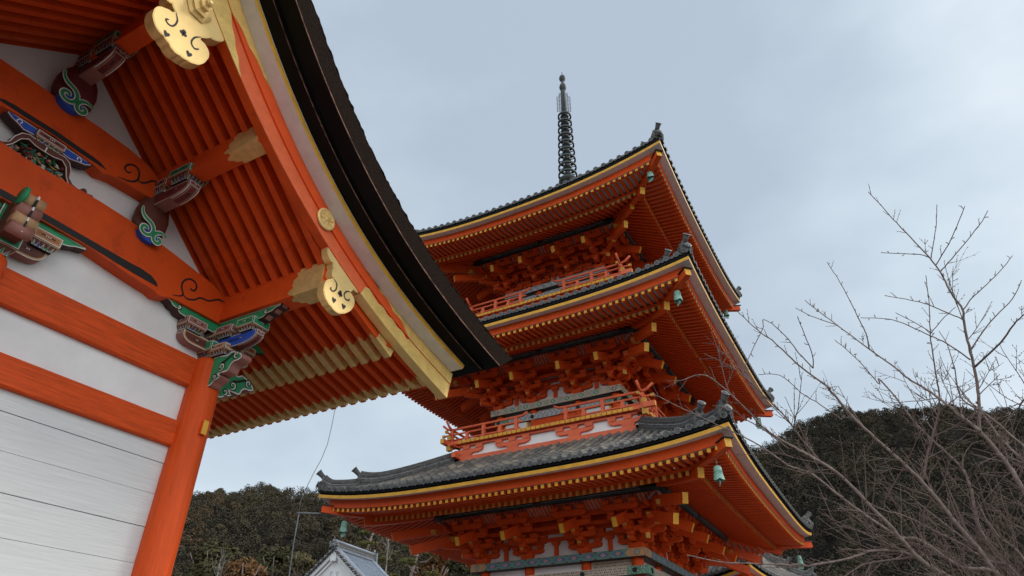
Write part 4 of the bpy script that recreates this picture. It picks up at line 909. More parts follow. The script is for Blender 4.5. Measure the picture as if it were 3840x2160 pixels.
    for d, za in ((w+.50, .17), (w+.90, .41)): g.beam(D(w, z0+(za+.07)*k), D(d, z0+(za+.07)*k), .13, .14*k, 'verm', 'ochre'); g.box(D(d-.1, z0+(za+.2)*k), (.26, .26, .11*k), 'verm', taper=.8)
    for d, za in ((w+.74, .62), (w+1.15, .80)): g.box(D(d, z0+za*k+.05), (.24, .24, .13*k), 'ochre', taper=.8)
    ca = g.build('corner_arm', PG); sides(ca, PG)
# ------------------------------------------------------------------ balconies
for lv, (vb, zr) in enumerate(((3.30, 7.85), (2.97, 12.66))):
    P_ = PARTE('balcony'); z = lambda d: zr+d
    g = MB(); v = vb-.12
    g.bb(F(-v, v-.22, z(-1.135)), F(v, v, z(-.94)), 'salmon'); g.bb(F(-v+.1, v-.16, z(-.95)), F(v-.1, v-.10, z(-.52)), 'plaster')
    for c in (-.86*v, -.33*v, .33*v, .86*v):
        g.box(F(c, v-.07, z(-.885)), (.16, .42, .11), 'salmon', taper=.8)
        po = [(c-.62, z(-.70))]+[(c-.62+.22*(1-math.cos(t)), z(-.70)-.13*math.sin(t)) for t in np.linspace(0, HP, 5)]+[(c+.62-.22*(1-math.cos(t)), z(-.70)-.13*math.sin(t)) for t in np.linspace(HP, 0, 5)]+[(c+.62, z(-.70))]
        g.prism(po[::-1], lambda a, b: F(max(-v-.02, min(v+.02, a)), v-.02, b), lambda a, b: F(max(-v-.02, min(v+.02, a)), v-.12, b), 'salmon')
        for d in (-.48, 0, .48):
            if abs(c+d) < v: g.box(F(c+d, v-.06, z(-.655)), (.15, .26, .10), 'salmon', taper=.82)
    g.bb(F(-v-.30, v-.12, z(-.60)), F(v+.30, v+.0, z(-.545)), 'salmon'); g.bb(F(-v-.30, v-.1, z(-1.0)), F(-v, v-.24, z(-.86)), 'salmon')
    b1 = g.build('balcony_base', P_); sides(b1, P_)
    g = MB(); n = int(2*vb/.165)
    for i in range(n+1):
        u = -vb+.06+i*(2*vb-.12)/n; g.beam(F(u, v-.2, z(-.475)), F(u, vb, z(-.475)), .145, .095, 'salmon', 'yellow')
    g.bb(F(-vb+.02, v-.3, z(-.43)), F(vb-.02, vb-.05, z(-.40)), 'salmon'); g.bb(F(-vb, v-.32, z(-.53)), F(vb, v-.05, z(-.522)), 'salmon')
    b2 = g.build('balcony_floor', P_); sides(b2, P_)
    g = MB(); vr = vb-.05; gap = .82
    for s_ in (-1, 1):
        a, b = s_*gap, s_*(vr+.02)
        for zz_, h, rr_ in ((0, .02, .04), (-.17, .0, .032), (-.36, 0, .03)):
            e_in = a-s_*(.30 if rr_ > .032 else .12) if rr_ > .031 else a-s_*.1; e_out = b+s_*.36
            pts = [F(e_in-s_*.06, vr, z(zz_)+(.10 if rr_ > .035 else .0)), F(e_in+s_*.08, vr, z(zz_)+(.02 if rr_ > .035 else 0)), F(a, vr, z(zz_)), F(b, vr, z(zz_)), F(b+s_*.16, vr, z(zz_)+(.05 if rr_ > .035 else 0)), F(b+s_*.34, vr, z(zz_)+(.20 if rr_ > .035 else 0))]
            if rr_ < .031: pts = [F(a-s_*.1, vr, z(zz_)), F(b, vr, z(zz_))]
            g.tube(pts, rr_, 'salmon', 6)
            if rr_ > .031 and rr_ < .035: g.box(F(b+s_*.30, vr, z(zz_)+.0), (.07, .10, .08), 'ochre')
        for q in (a+s_*.03, lerp(a, b, .5), b-s_*.03): g.bb(F(q-.05, vr-.05, z(-.42)), F(q+.05, vr+.05, z(-.04)), 'salmon')
        for q in (lerp(a, b, .25), lerp(a, b, .75)): g.bb(F(q-.05, vr-.04, z(-.40)), F(q+.05, vr+.04, z(-.19)), 'salmon'); g.box(F(q, vr, z(-.36)), (.1, .14, .1), 'salmon')
    g.beam(F(vr+.1, vb+.0, z(-.475)), F(vr+.1, vb+.36, z(-.475)), .13, .15, 'salmon', 'yellow'); g.box(F(vb-.02, vb+.02, z(-.62)), (.15, .15, .2), 'ochre'); g.box(F(vb-.02, vb+.02, z(-.3)), (.13, .13, .14), 'ochre')
    b3 = g.build('railing', P_); sides(b3, P_)
    g = MB()
    g.bb(F(-.8, ROOFS[lv+1].w+.0, z(-.42)), F(.8, ROOFS[lv+1].w+.08, z(.42)), 'verm')
    for s_ in (-1, 1): g.bb(F(s_*1.45-.45, ROOFS[lv+1].w, z(-.3)), F(s_*1.45+.45, ROOFS[lv+1].w+.05, z(.4)), 'yellow'); g.bb(F(s_*1.45-.38, ROOFS[lv+1].w, z(-.22)), F(s_*1.45+.38, ROOFS[lv+1].w+.06, z(.33)), 'plaster')
    b4 = g.build('door_panel', P_); sides(b4, P_)
# ------------------------------------------------------------------ spire
S_ = PARTE('spire'); g = MB()
g.bb((-.55, -.55, 18.1), (.55, .55, 18.9), 'bronze'); g.bb((-.62, -.62, 18.9), (.62, .62, 19.0), 'bronze'); g.build('dew_basin', S_)
g = MB(); g.lathe([(.50, 19.0), (.49, 19.2), (.36, 19.5), (.15, 19.62), (.3, 19.75), (.42, 19.85), (.40, 19.95), (.16, 20.0), (.0, 20.0)], (0, 0, 0), 'bronze', 24); g.build('inverted_bowl', S_)
g = MB(); g.lathe([(.12, 19.6), (.10, 24.1), (.10, 24.2), (.13, 24.25), (.135, 24.6), (.12, 25.75), (.10, 25.8), (0, 25.8)], (0, 0, 0), 'bronze', 14); g.build('mast', S_)
for i in range(9):
    z = 20.22+i*.468; ro = lerp(.43, .325, i/8); g = MB()
    pr = [(ro-.07, z+.0), (ro-.06, z+.05), (ro, z+.055), (ro, z-.055), (ro-.06, z-.05), (ro-.07, z)]
    g.lathe(pr, (0, 0, 0), 'bronze', 26, cap=False)
    g.lathe([(.10, z-.14), (.17, z-.10), (.20, z), (.17, z+.09), (.10, z+.14)], (0, 0, 0), 'bronze', 14)
    for j in range(4): a = j*math.pi/2+.2; g.beam((.12*math.cos(a), .12*math.sin(a), z), ((ro-.02)*math.cos(a), (ro-.02)*math.sin(a), z), .03, .03, 'bronze')
    g.build('ring', S_)
for k in range(4):
    g = MB(); a = k*HP+.5; c_, s_ = math.cos(a), math.sin(a)
    for i in range(15):
        z = 24.35+i*.095; rmax = .33 if i < 11 else .33-.05*(i-10)
        g.tube([(.12*c_, .12*s_, z-.03), (rmax*.6*c_, rmax*.6*s_, z+.02), (rmax*c_, rmax*s_, z-.035)], .014, 'bronze', 4)
    for rr_ in (.2, .32): g.tube([(rr_*c_, rr_*s_, 24.32), (rr_*c_, rr_*s_, 25.4 if rr_ > .3 else 25.68)], .012, 'bronze', 4)
    g.build('water_flame_fin', S_)
g = MB(); g.lathe([(.07, 25.78), (.10, 25.83), (.165, 25.95), (.175, 26.08), (.13, 26.24), (.07, 26.30), (.055, 26.42), (.075, 26.48), (.08, 26.5), (.145, 26.6), (.163, 26.7), (.14, 26.82), (.07, 26.92), (.025, 26.98), (.012, 27.2), (0, 27.22)], (0, 0, 0), 'bronze', 18); g.build('jewel', S_)
# ------------------------------------------------------------------ wind bells
def bell_mesh(tongue):
    g = MB((0, 0, 0)); n = 16
    pr = [(0, 0), (.045, -.005), (.095, -.03), (.115, -.07), (.118, -.15), (.128, -.155), (.13, -.17), (.122, -.175), (.135, -.30), (.16, -.40)]
    vs = []; fs = []
    for i, (r, z) in enumerate(pr):
        for j in range(n):
            a = 2*math.pi*j/n; zz_ = z-(.05*abs(math.sin(2*a)) if i == len(pr)-1 else 0); vs.append((r*math.cos(a), r*math.sin(a), zz_))
    for i in range(len(pr)-1):
        for j in range(n): fs.append((i*n+j, i*n+(j+1) % n, (i+1)*n+(j+1) % n, (i+1)*n+j))
    g.add(vs, fs, 'verdigris', True); g.add([(x*.93, y*.93, z-.004) for x, y, z in vs], [f[::-1] for f in fs], 'verdigris', True); return g
def bell(d, z, k, label, side):
    a = {'N': (-d, -d), 'L': (-d, d), 'R': (d, -d)}[side]; cd_, sd_ = math.cos(R(-.44989)), math.sin(R(-.44989))
    loc = (20.53+cd_*a[0]-sd_*a[1], 8.398+sd_*a[0]+cd_*a[1], z+EYE)
    t = thing('wind_bell', label, 'bell', loc, R(20)*k, 'bronze wind bells under the pagoda eaves'); t.scale = (.76, .76, .76)
    g = bell_mesh(0); g.build('bell_body', t)
    g = MB((0, 0, 0)); g.tube([(0, 0, .18), (0, 0, -.02)], .012, 'cable', 6); g.lathe([(.03, -.012), (.03, .012)], (0, 0, .1), 'cable', 10); g.build('hanger', t)
    g = MB((0, 0, 0)); g.tube([(0, 0, -.05), (.01, .0, -.42)], .008, 'verdigris', 5); po = [(-.10, 0), (-.16, -.05), (-.15, -.12), (-.07, -.15), (0, -.13), (.07, -.15), (.15, -.12), (.16, -.05), (.10, 0), (0, .04)]
    g.prism(po, lambda a, b: (a*.8, .006, -.45+b), lambda a, b: (a*.8, -.006, -.45+b), 'verdigris'); g.build('wind_catcher', t)
bell(5.49, 4.70, 1, 'green bronze wind bell under the near corner of the lowest roof, above the painted frieze', 'N')
bell(5.13, 9.66, 2, 'green bronze wind bell under the near corner of the middle roof', 'N')
bell(4.80, 14.46, 3, 'green bronze wind bell under the near corner of the topmost roof', 'N')
bell(5.40, 4.76, 4, 'green bronze wind bell hanging against the wooded hill beside the lightning cable', 'L')
bell(5.47, 4.66, 5, 'small green wind bell under the far right corner of the lowest roof', 'R')
bell(5.13, 9.62, 6, 'dark wind bell under the far right corner of the middle roof, behind the twigs', 'R')
bell(4.80, 14.4, 7, 'dark wind bell under the far right corner of the topmost roof, against the sky', 'R')
# ------------------------------------------------------------------ lightning cable
t = thing('lightning_cable', 'thin grey lightning cable running down past a short rod at the lowest eave corner', 'cable', (14.2, 14.8, 0))
def pw_(a, b, z): cd_, sd_ = math.cos(R(-.44989)), math.sin(R(-.44989)); return (20.53+cd_*a-sd_*b, 8.398+sd_*a+cd_*b, z)
g = MB((14.2, 14.8, -EYE)); pts = [(5.62, 9.9), (5.75, 9.0), (5.948, 8.094), (5.96, 7.56), (5.988, 6.991), (6.063, 6.517), (6.18, 6.048), (6.268, 5.637), (6.34, 5.202), (6.329, 4.892), (6.33, 4.0), (6.31, 3.2), (6.29, -1.6)]
g.tube([pw_(-d, d, z) for d, z in pts[:10]], .010, 'cable', 5); g.tube([pw_(-d, d, z) for d, z in pts[9:]], .018, 'cable', 5); g.build('cable_run', t)
g = MB((14.2, 14.8, -EYE)); g.tube([pw_(-5.7, 5.7, 4.93), pw_(-6.37, 6.37, 4.885)], .022, 'cable', 6); g.build('stand_off_rod', t)
# ================================================================== small hall behind the pagoda
az, d_ = R(80.06), 29.0; h_ = 29.0*math.tan(R(9.685))
Eh = 3.0; rzh = R(-16)
nx, ny = d_*math.sin(az), d_*math.cos(az)
hx = nx+math.cos(rzh)*Eh-math.sin(rzh)*Eh; hy = ny+math.sin(rzh)*Eh+math.cos(rzh)*Eh
HL = thing('temple_hall', 'small hall with yellow edged tiled roof mostly hidden behind the pagoda', 'hall', (hx, hy, 0), rzh)
rh = Roof(Eh, h_-.42, .40, 2.2, 1.7, .15, h_+2.4, h_-1.2, off=(0, 0, -EYE)); rh.build(HL, rafters=False)
g = MB(); g.bb((-1.7, -1.7, -EYE), (1.7, 1.7, h_-.2), 'verm'); g.bb((-2.85, -2.85, h_-.66), (2.85, 2.85, h_-.6), 'verm'); g.build('hall_wall', HL)
# ================================================================== white storehouse
P0 = np.array((27.57, 25.58)); P1 = np.array((31.27, 26.03)); dx = (P1-P0)/np.linalg.norm(P1-P0); rzs = math.atan2(dx[1], dx[0]); Ls = 3.75
SH = thing('white_storehouse', 'white plastered storehouse with grey blue tiled gable roof below the wooded hill', 'storehouse', (P0[0], P0[1], 0), rzs)
zr_ = 7.30; hw_ = 3.2
# local: x along the ridge away from the viewer, y to the left
def prof(t): return zr_-2.5*t-(.10)*math.sin(t*math.pi)      # roof line, t 0..1 over half width
ts = np.linspace(0, 1, 15)
def S(x, y, z): return (x, y, z)
g = MB((0, 0, -EYE)); g.bb((.25, -hw_+.55, -EYE), (Ls-.25, hw_-.55, zr_-2.6), 'plaster_cool')
po = [(-(hw_-.4)*t, prof(t)-.16) for t in ts]; po = [( (hw_-.4)*t, prof(t)-.16) for t in ts[::-1]]+po[1:]
g.prism(po, lambda y, z: (.25, y, z), lambda y, z: (Ls-.25, y, z), 'plaster_cool'); g.build('plaster_wall', SH)
g = MB((0, 0, -EYE))
for sg in (1, -1):
    for (o0, o1, x0) in ((.06, .30, .02), (.36, .50, .14)):
        po = [(sg*hw_*t, prof(t)-o0) for t in ts]+[(sg*hw_*t, prof(t)-o1) for t in ts[::-1]]
        g.prism(po, lambda y, z: (x0, y, z), lambda y, z: (x0+.3, y, z), 'plaster_cool')
g.build('plaster_barge', SH)
g = MB((0, 0, -EYE)); g.bb((-.03, -.17, zr_-.62), (.25, .17, zr_-.30), 'plaster_cool')
rr = random.Random(4)
for i in range(26):
    y = rr.gauss(0, .42); z = zr_-1.45-abs(y)*.5+rr.uniform(-.14, .16); a = rr.uniform(-1, 1)
    g.tube([(.22, y-.14, z-.06*a), (.19, y, z+.04), (.22, y+.14, z+.06*a)], [.012, .035, .012], 'plaster_cool', 5)
for sg in (1, -1): g.tube([(.2, sg*.05, zr_-1.6), (.19, sg*.16, zr_-1.35), (.19, sg*.22, zr_-1.15), (.2, sg*.12, zr_-1.08)], .022, 'plaster_cool', 5)
g.build('relief_crest', SH)
for sg in (1, -1):
    g = MB((0, 0, -EYE)); xs_ = (-.06, Ls+.06)
    A = [[(x, sg*(hw_+.05)*t, prof(t)+.0) for t in ts] for x in xs_]; g.grid(A, 'blue_tile', True); g.grid([[(p[0], p[1], p[2]-.07) for p in r_] for r_ in A], 'blue_tile', True, flip=True)
    n = int(Ls/.20)
    for i in range(n+1):
        x = .30+i*(Ls-.6)/n; g.tube([(x, sg*(hw_+.05)*t, prof(t)+.015) for t in ts], .035, 'blue_tile', 5)
    for x, r in ((.02, .06), (.22, .075), (.38, .05), (Ls-.02, .06), (Ls-.25, .07)): g.tube([(x, sg*(hw_+.05)*t, prof(t)+.05) for t in ts], r, 'blue_tile' if x > .1 else 'tile_light', 7)
    for i in range(26):
        t = (i+.5)/26; y = sg*hw_*t; z = prof(t)+.0
        g.tube([(-.16, y, z), (.06, y, z+.02)], .055, 'tile_light' if i % 2 else 'tile', 7); g.tube([(-.10, y+sg*.06, z-.12), (.02, y+sg*.06, z-.1)], .045, 'tile', 6)
    g.build('tiled_slope', SH)
g = MB((0, 0, -EYE)); g.bb((-.05, -.12, zr_-.02), (Ls+.05, .12, zr_+.14), 'blue_tile'); g.bb((-.05, -.16, zr_+.14), (Ls+.05, .16, zr_+.17), 'tile_light'); g.bb((-.05, -.11, zr_+.17), (Ls+.05, .11, zr_+.32), 'tile')
g.tube([(-.06, 0, zr_+.36), (Ls+.06, 0, zr_+.36)], .085, 'blue_tile', 10)
for i in range(22): x = .1+i*(Ls-.2)/21; g.lathe([(.055, -.13), (.055, .13)], (x, 0, zr_+.08), 'tile_light', 8, A=((1, 0, 0), (0, 0, 1), (0, -1, 0)))
g.build('roof_ridge', SH)
g = MB((0, 0, -EYE)); rr = random.Random(8)
for i in range(34): 
    a = rr.uniform(0, 3.14); q = rr.uniform(.05, .30); g.lathe([(0, -.07), (.05, -.04), (.06, 0), (.04, .05), (0, .07)], (-.12+rr.uniform(-.05, .05), q*math.cos(a), zr_+.06+q*math.sin(a)*1.3), 'tile_light' if i % 3 else 'tile', 6)
g.tube([(-.10, 0, zr_+.35), (-.16, 0, zr_+.55)], [.06, .03], 'tile', 8); g.build('ridge_finial', SH)
g = MB((0, 0, -EYE)); g.bb((Ls, -.22, zr_-.1), (Ls+.12, .22, zr_+.42), 'tile_light'); g.tube([(Ls+.05, 0, zr_+.4), (Ls+.07, 0, zr_+.62)], [.07, .04], 'tile_light', 8); g.build('ridge_finial', SH)
# ================================================================== hills
AZ = [10, 25, 35.8, 39, 42, 45.2, 55, 65, 75, 81.6, 85.6, 88.7, 91.6, 95.5, 100.9, 110, 125, 145]
EL = [11.5, 13, 14.2, 14.85, 14.95, 15.0, 15.6, 16.2, 16.7, 17.7, 19.2, 19.7, 19.6, 18.9, 17.8, 16.5, 14, 12]
TREE_H = 4.2; RR0, RR1 = 52., 330.
def hill(a, r):
    e = float(np.interp(a, AZ, EL)); top = RR1*math.tan(R(e))-TREE_H-3.2+1.0*math.sin(a*.8)+.8*math.sin(a*1.7+1)
    if r <= RR0: return -EYE-.3
    q = (r-RR0)/(RR1-RR0)
    if q < 1: return -EYE-.3+(top+EYE)*(.35*q+.65*(q*q*(3-2*q)))+5*math.sin(r*.045+a*.3)*q*(1-q)
    return max(-EYE, top-(r-RR1)*.35)
g = MB(); rows = []
for a in np.linspace(8, 147, 70): rows.append([(r*math.sin(R(a)), r*math.cos(R(a)), hill(a, r)) for r in np.linspace(45, 560, 42)])
g.grid(rows, 'understory_shade', True)  # near-black slope, shade between the crowns put into its colour
o = g.build('hill_slope'); o['kind'] = 'structure'; o['label'] = 'steep hillside covered by dark winter woodland'
def leaves(c, rad, nlump, nq, qs, rng, tint0, flat=.8, V=None, T=None, jit=.38, tj=.10):
    """quads scattered on several overlapping lumps -> arrays"""
    c = np.array(c); P = []
    lump = [(np.zeros(3), .70)]+[((lambda q: q/np.linalg.norm(q)*rng.uniform(.45, .72))(rng.normal(0, 1, 3)+np.array((0, 0, .6))), rng.uniform(.26, .44)) for _ in range(nlump)]
    k = rng.integers(0, len(lump), nq); d = rng.normal(0, 1, (nq, 3)); d[:, 2] = np.where(rng.random(nq) < .75, np.abs(d[:, 2]), d[:, 2]); d /= np.linalg.norm(d, axis=1)[:, None]
    cen = np.array([l[0] for l in lump])[k]; rr = np.array([l[1] for l in lump])[k]*(1-.22*rng.random(nq)**3)
    p = (cen+d*rr[:, None])*np.array((rad, rad, rad*flat))+c
    n = d+rng.normal(0, jit, (nq, 3)); n /= np.linalg.norm(n, axis=1)[:, None]
    a = np.cross(n, rng.normal(0, 1, (nq, 3))); a /= np.linalg.norm(a, axis=1)[:, None]; b = np.cross(n, a)
    s = qs*rng.uniform(.55, 1.25, (nq, 1)); s2 = s*rng.uniform(.5, .9, (nq, 1))
    V.append(np.stack([p-a*s, p-b*s2*.8, p+a*s, p+b*s2], 1).reshape(-1, 3))
    T.append(np.clip(tint0+rng.normal(0, tj, nq), 0, 1))
def qmesh(name, V, T, m, parent=None, off=(0, 0, -EYE)):
    V = np.concatenate(V)-np.array(off); T = np.concatenate(T); n = len(T); me = bpy.data.meshes.new(name)
    me.vertices.add(4*n); me.vertices.foreach_set('co', V.ravel()); me.loops.add(4*n); me.loops.foreach_set('vertex_index', np.arange(4*n, dtype=np.int32))
    me.polygons.add(n); me.polygons.foreach_set('loop_start', np.arange(0, 4*n, 4, dtype=np.int32)); me.polygons.foreach_set('loop_total', np.full(n, 4, dtype=np.int32))
    me.materials.append(MATS[m]); a = me.attributes.new('tint', 'FLOAT', 'FACE'); a.data.foreach_set('value', T); me.update(calc_edges=True)
    o = bpy.data.objects.new(name, me); C.objects.link(o)
    if parent: o.parent = parent
    return o
rng = np.random.default_rng(5); V = []; T = []; cnt = 0
r = 62.
while r < 352:
    st = 5.6+r*.008; a0 = 22.
    while a0 < 118:
        a = a0+rng.uniform(-.35, .35)*math.degrees(st/r); q = r+rng.uniform(-.45, .45)*st; a0 += math.degrees(st/r)
        rad = rng.uniform(2.9, 4.7)*(.85+.35*(rng.random() < .2)); hh = rad*rng.uniform(.95, 1.35); zg = hill(a, q)
        near = q < 150
        leaves((q*math.sin(R(a)), q*math.cos(R(a)), zg+TREE_H-rad*.75+rng.uniform(-1.6, .5)), rad, 13, int(1500 if near else 640), (.17 if near else .25), rng, float(rng.choice([.18, .3, .42, .55, .8], p=[.26, .28, .22, .15, .09]) if a < 66 else rng.choice([.08, .2, .32, .44], p=[.3, .35, .25, .1])), hh/rad, V, T, .22, .04); cnt += 1
    r += st*.86
o = qmesh('woodland', V, T, 'forest'); o['kind'] = 'stuff'; o['label'] = 'dark evergreen and bare winter woodland covering the hillside'
# ------------------------------------------------------------------ separate trees in front of the hill
def at(azd, eld, d): return np.array((d*math.sin(R(azd)), d*math.cos(R(azd)), d*math.tan(R(eld))))
def tree(name, label, azd, eld_top, d, rad, m, tint, nl, nq, qs, flat=1.1, trunk='limb', seed=1, group=None):
    rng = np.random.default_rng(seed); p = at(azd, eld_top, d); zg = hill(azd, d); t = thing(name, label, 'tree', (p[0], p[1], zg+EYE), 0, group); off = (p[0], p[1], zg)
    g = MB(off); h = p[2]-zg; g.tube([(p[0], p[1], zg-.3), (p[0]+.1, p[1], zg+h*.4), (p[0], p[1]+.1, p[2]-rad*flat)], [.28, .2, .12], trunk, 7)
    for i in range(6):
        a = rng.uniform(0, 6.28); z0 = p[2]-rad*flat*1.2; g.tube([(p[0], p[1], z0-rad*.3), (p[0]+math.cos(a)*rad*.4, p[1]+math.sin(a)*rad*.4, z0+rad*.3), (p[0]+math.cos(a)*rad*.7, p[1]+math.sin(a)*rad*.7, z0+rad*.8)], [.11, .07, .03], trunk, 5)
    g.build('trunk', t); V = []; T = []
    leaves((p[0], p[1], p[2]-rad*flat), rad, nl, nq, qs, rng, tint, flat, V, T); qmesh('crown', V, T, m, t, off)
tree('rusty_tree', 'rust brown leafy tree at the picture foot, left of the white storehouse', 40.9, 10.2, 58, 2.3, 'rust', .5, 8, 2600, .16, 1.0, seed=2)
tree('olive_tree', 'tall olive brown tree with pale stems between red column and lightning cable', 38.6, 11.6, 66, 3.2, 'olive', .45, 9, 3200, .19, 1.2, seed=3)
tree('olive_tree', 'slender olive tree just left of the lightning cable', 42.9, 11.4, 72, 2.6, 'olive', .35, 8, 2400, .19, 1.3, seed=4)
tree('olive_tree', 'rounded golden olive tree right beside the left roof edge of the white storehouse', 44.9, 10.9, 56, 1.7, 'olive', .75, 7, 1800, .14, 1.0, seed=6)
tree('bushy_tree', 'grey green bushy tree under the pagoda eave, left of the painted frieze', 56.6, 12.2, 62, 2.6, 'olive', .15, 8, 2400, .17, 1.1, seed=7)
tree('bushy_tree', 'brown bushy tree in the gap between pine and pagoda frieze', 55.0, 11.0, 54, 1.8, 'rust', .2, 8, 1800, .14, 1.2, seed=9)
# pines behind the storehouse: layered flat pads
def pine(label, azd, eld_top, d, h, seed):
    rng = np.random.default_rng(seed); p = at(azd, eld_top, d); zg = hill(azd, d); t = thing('pine_tree', label, 'tree', (p[0], p[1], zg+EYE), 0, 'pines behind the storehouse'); off = (p[0], p[1], zg)
    g = MB(off); tr = [np.array((p[0]+.5*math.sin(k*1.1), p[1]+.3*math.cos(k*1.3), lerp(zg-.3, p[2]-.3, k/6))) for k in range(7)]
    g.tube(tr, [.32, .3, .26, .22, .17, .12, .06], 'limb', 8); V = []; T = []
    for i in range(17):
        q = i/16; z = p[2]-.2-q*h; a = i*2.4+rng.uniform(-.4, .4); l = rng.uniform(.6, 1.)*(.7+2.3*q**.6); s = np.array((p[0]+.2*math.sin(i), p[1], z-.3))
        e_ = np.array((p[0]+math.cos(a)*l, p[1]+math.sin(a)*l, z+.1)); g.tube([s, (s+e_)/2+np.array((0, 0, -.15)), e_], [.07, .05, .02], 'limb', 5)
        leaves(e_+np.array((0, 0, .1)), .55+.55*q+rng.uniform(0, .3), 5, 300, .085, rng, float(rng.uniform(.3, .85)), .32, V, T)
    g.build('trunk', t); qmesh('crown', V, T, 'needle', t, off)
pine('yellow green pine with layered pads rising right of the storehouse ridge', 55.0-1.2, 11.6, 50, 6.0, 3)
pine('yellow green pine directly behind the storehouse ridge, below the corner bell', 49.9, 12.6, 56, 6.0, 5)
def bare(label, azd, eld, d, h, seed, m='paletrunk'):
    rng = np.random.default_rng(seed); p = at(azd, eld, d); t = thing('bare_tree', label, 'tree', (p[0], p[1], hill(azd, d)+EYE), 0, 'pale bare trees on the hill'); g = MB((p[0], p[1], hill(azd, d)))
    zg = hill(azd, d); g.tube([(p[0], p[1], zg-.2), (p[0]+.1, p[1], (zg+p[2])/2), (p[0], p[1], p[2])], [.10, .07, .03], m, 6); g.build('trunk', t)
    g = MB((p[0], p[1], zg))
    for i in range(9):
        z = p[2]-rng.uniform(.1, .75)*h; a = rng.uniform(0, 6.28); l = rng.uniform(.35, 1.0)
        e_ = np.array((p[0]+math.cos(a)*l*.6, p[1]+math.sin(a)*l*.6, z+l)); g.tube([(p[0], p[1], z), (np.array((p[0], p[1], z))+e_)/2+np.array((.1, 0, -.1)), e_], [.03, .02, .008], m, 4)
        for j in range(3): f_ = e_+rng.normal(0, .35, 3)+np.array((0, 0, .3)); g.tube([(np.array((p[0], p[1], z))*.4+e_*.6), f_], [.012, .006], m, 4)
    g.build('bare_branch', t)
bare('pale bare tree with forked white trunk near the red gate column', 38.9, 9.7, 50, 2.2, 1)
bare('pale bare tree standing behind the storehouse roof end', 51.3, 12.0, 47, 2.6, 3)
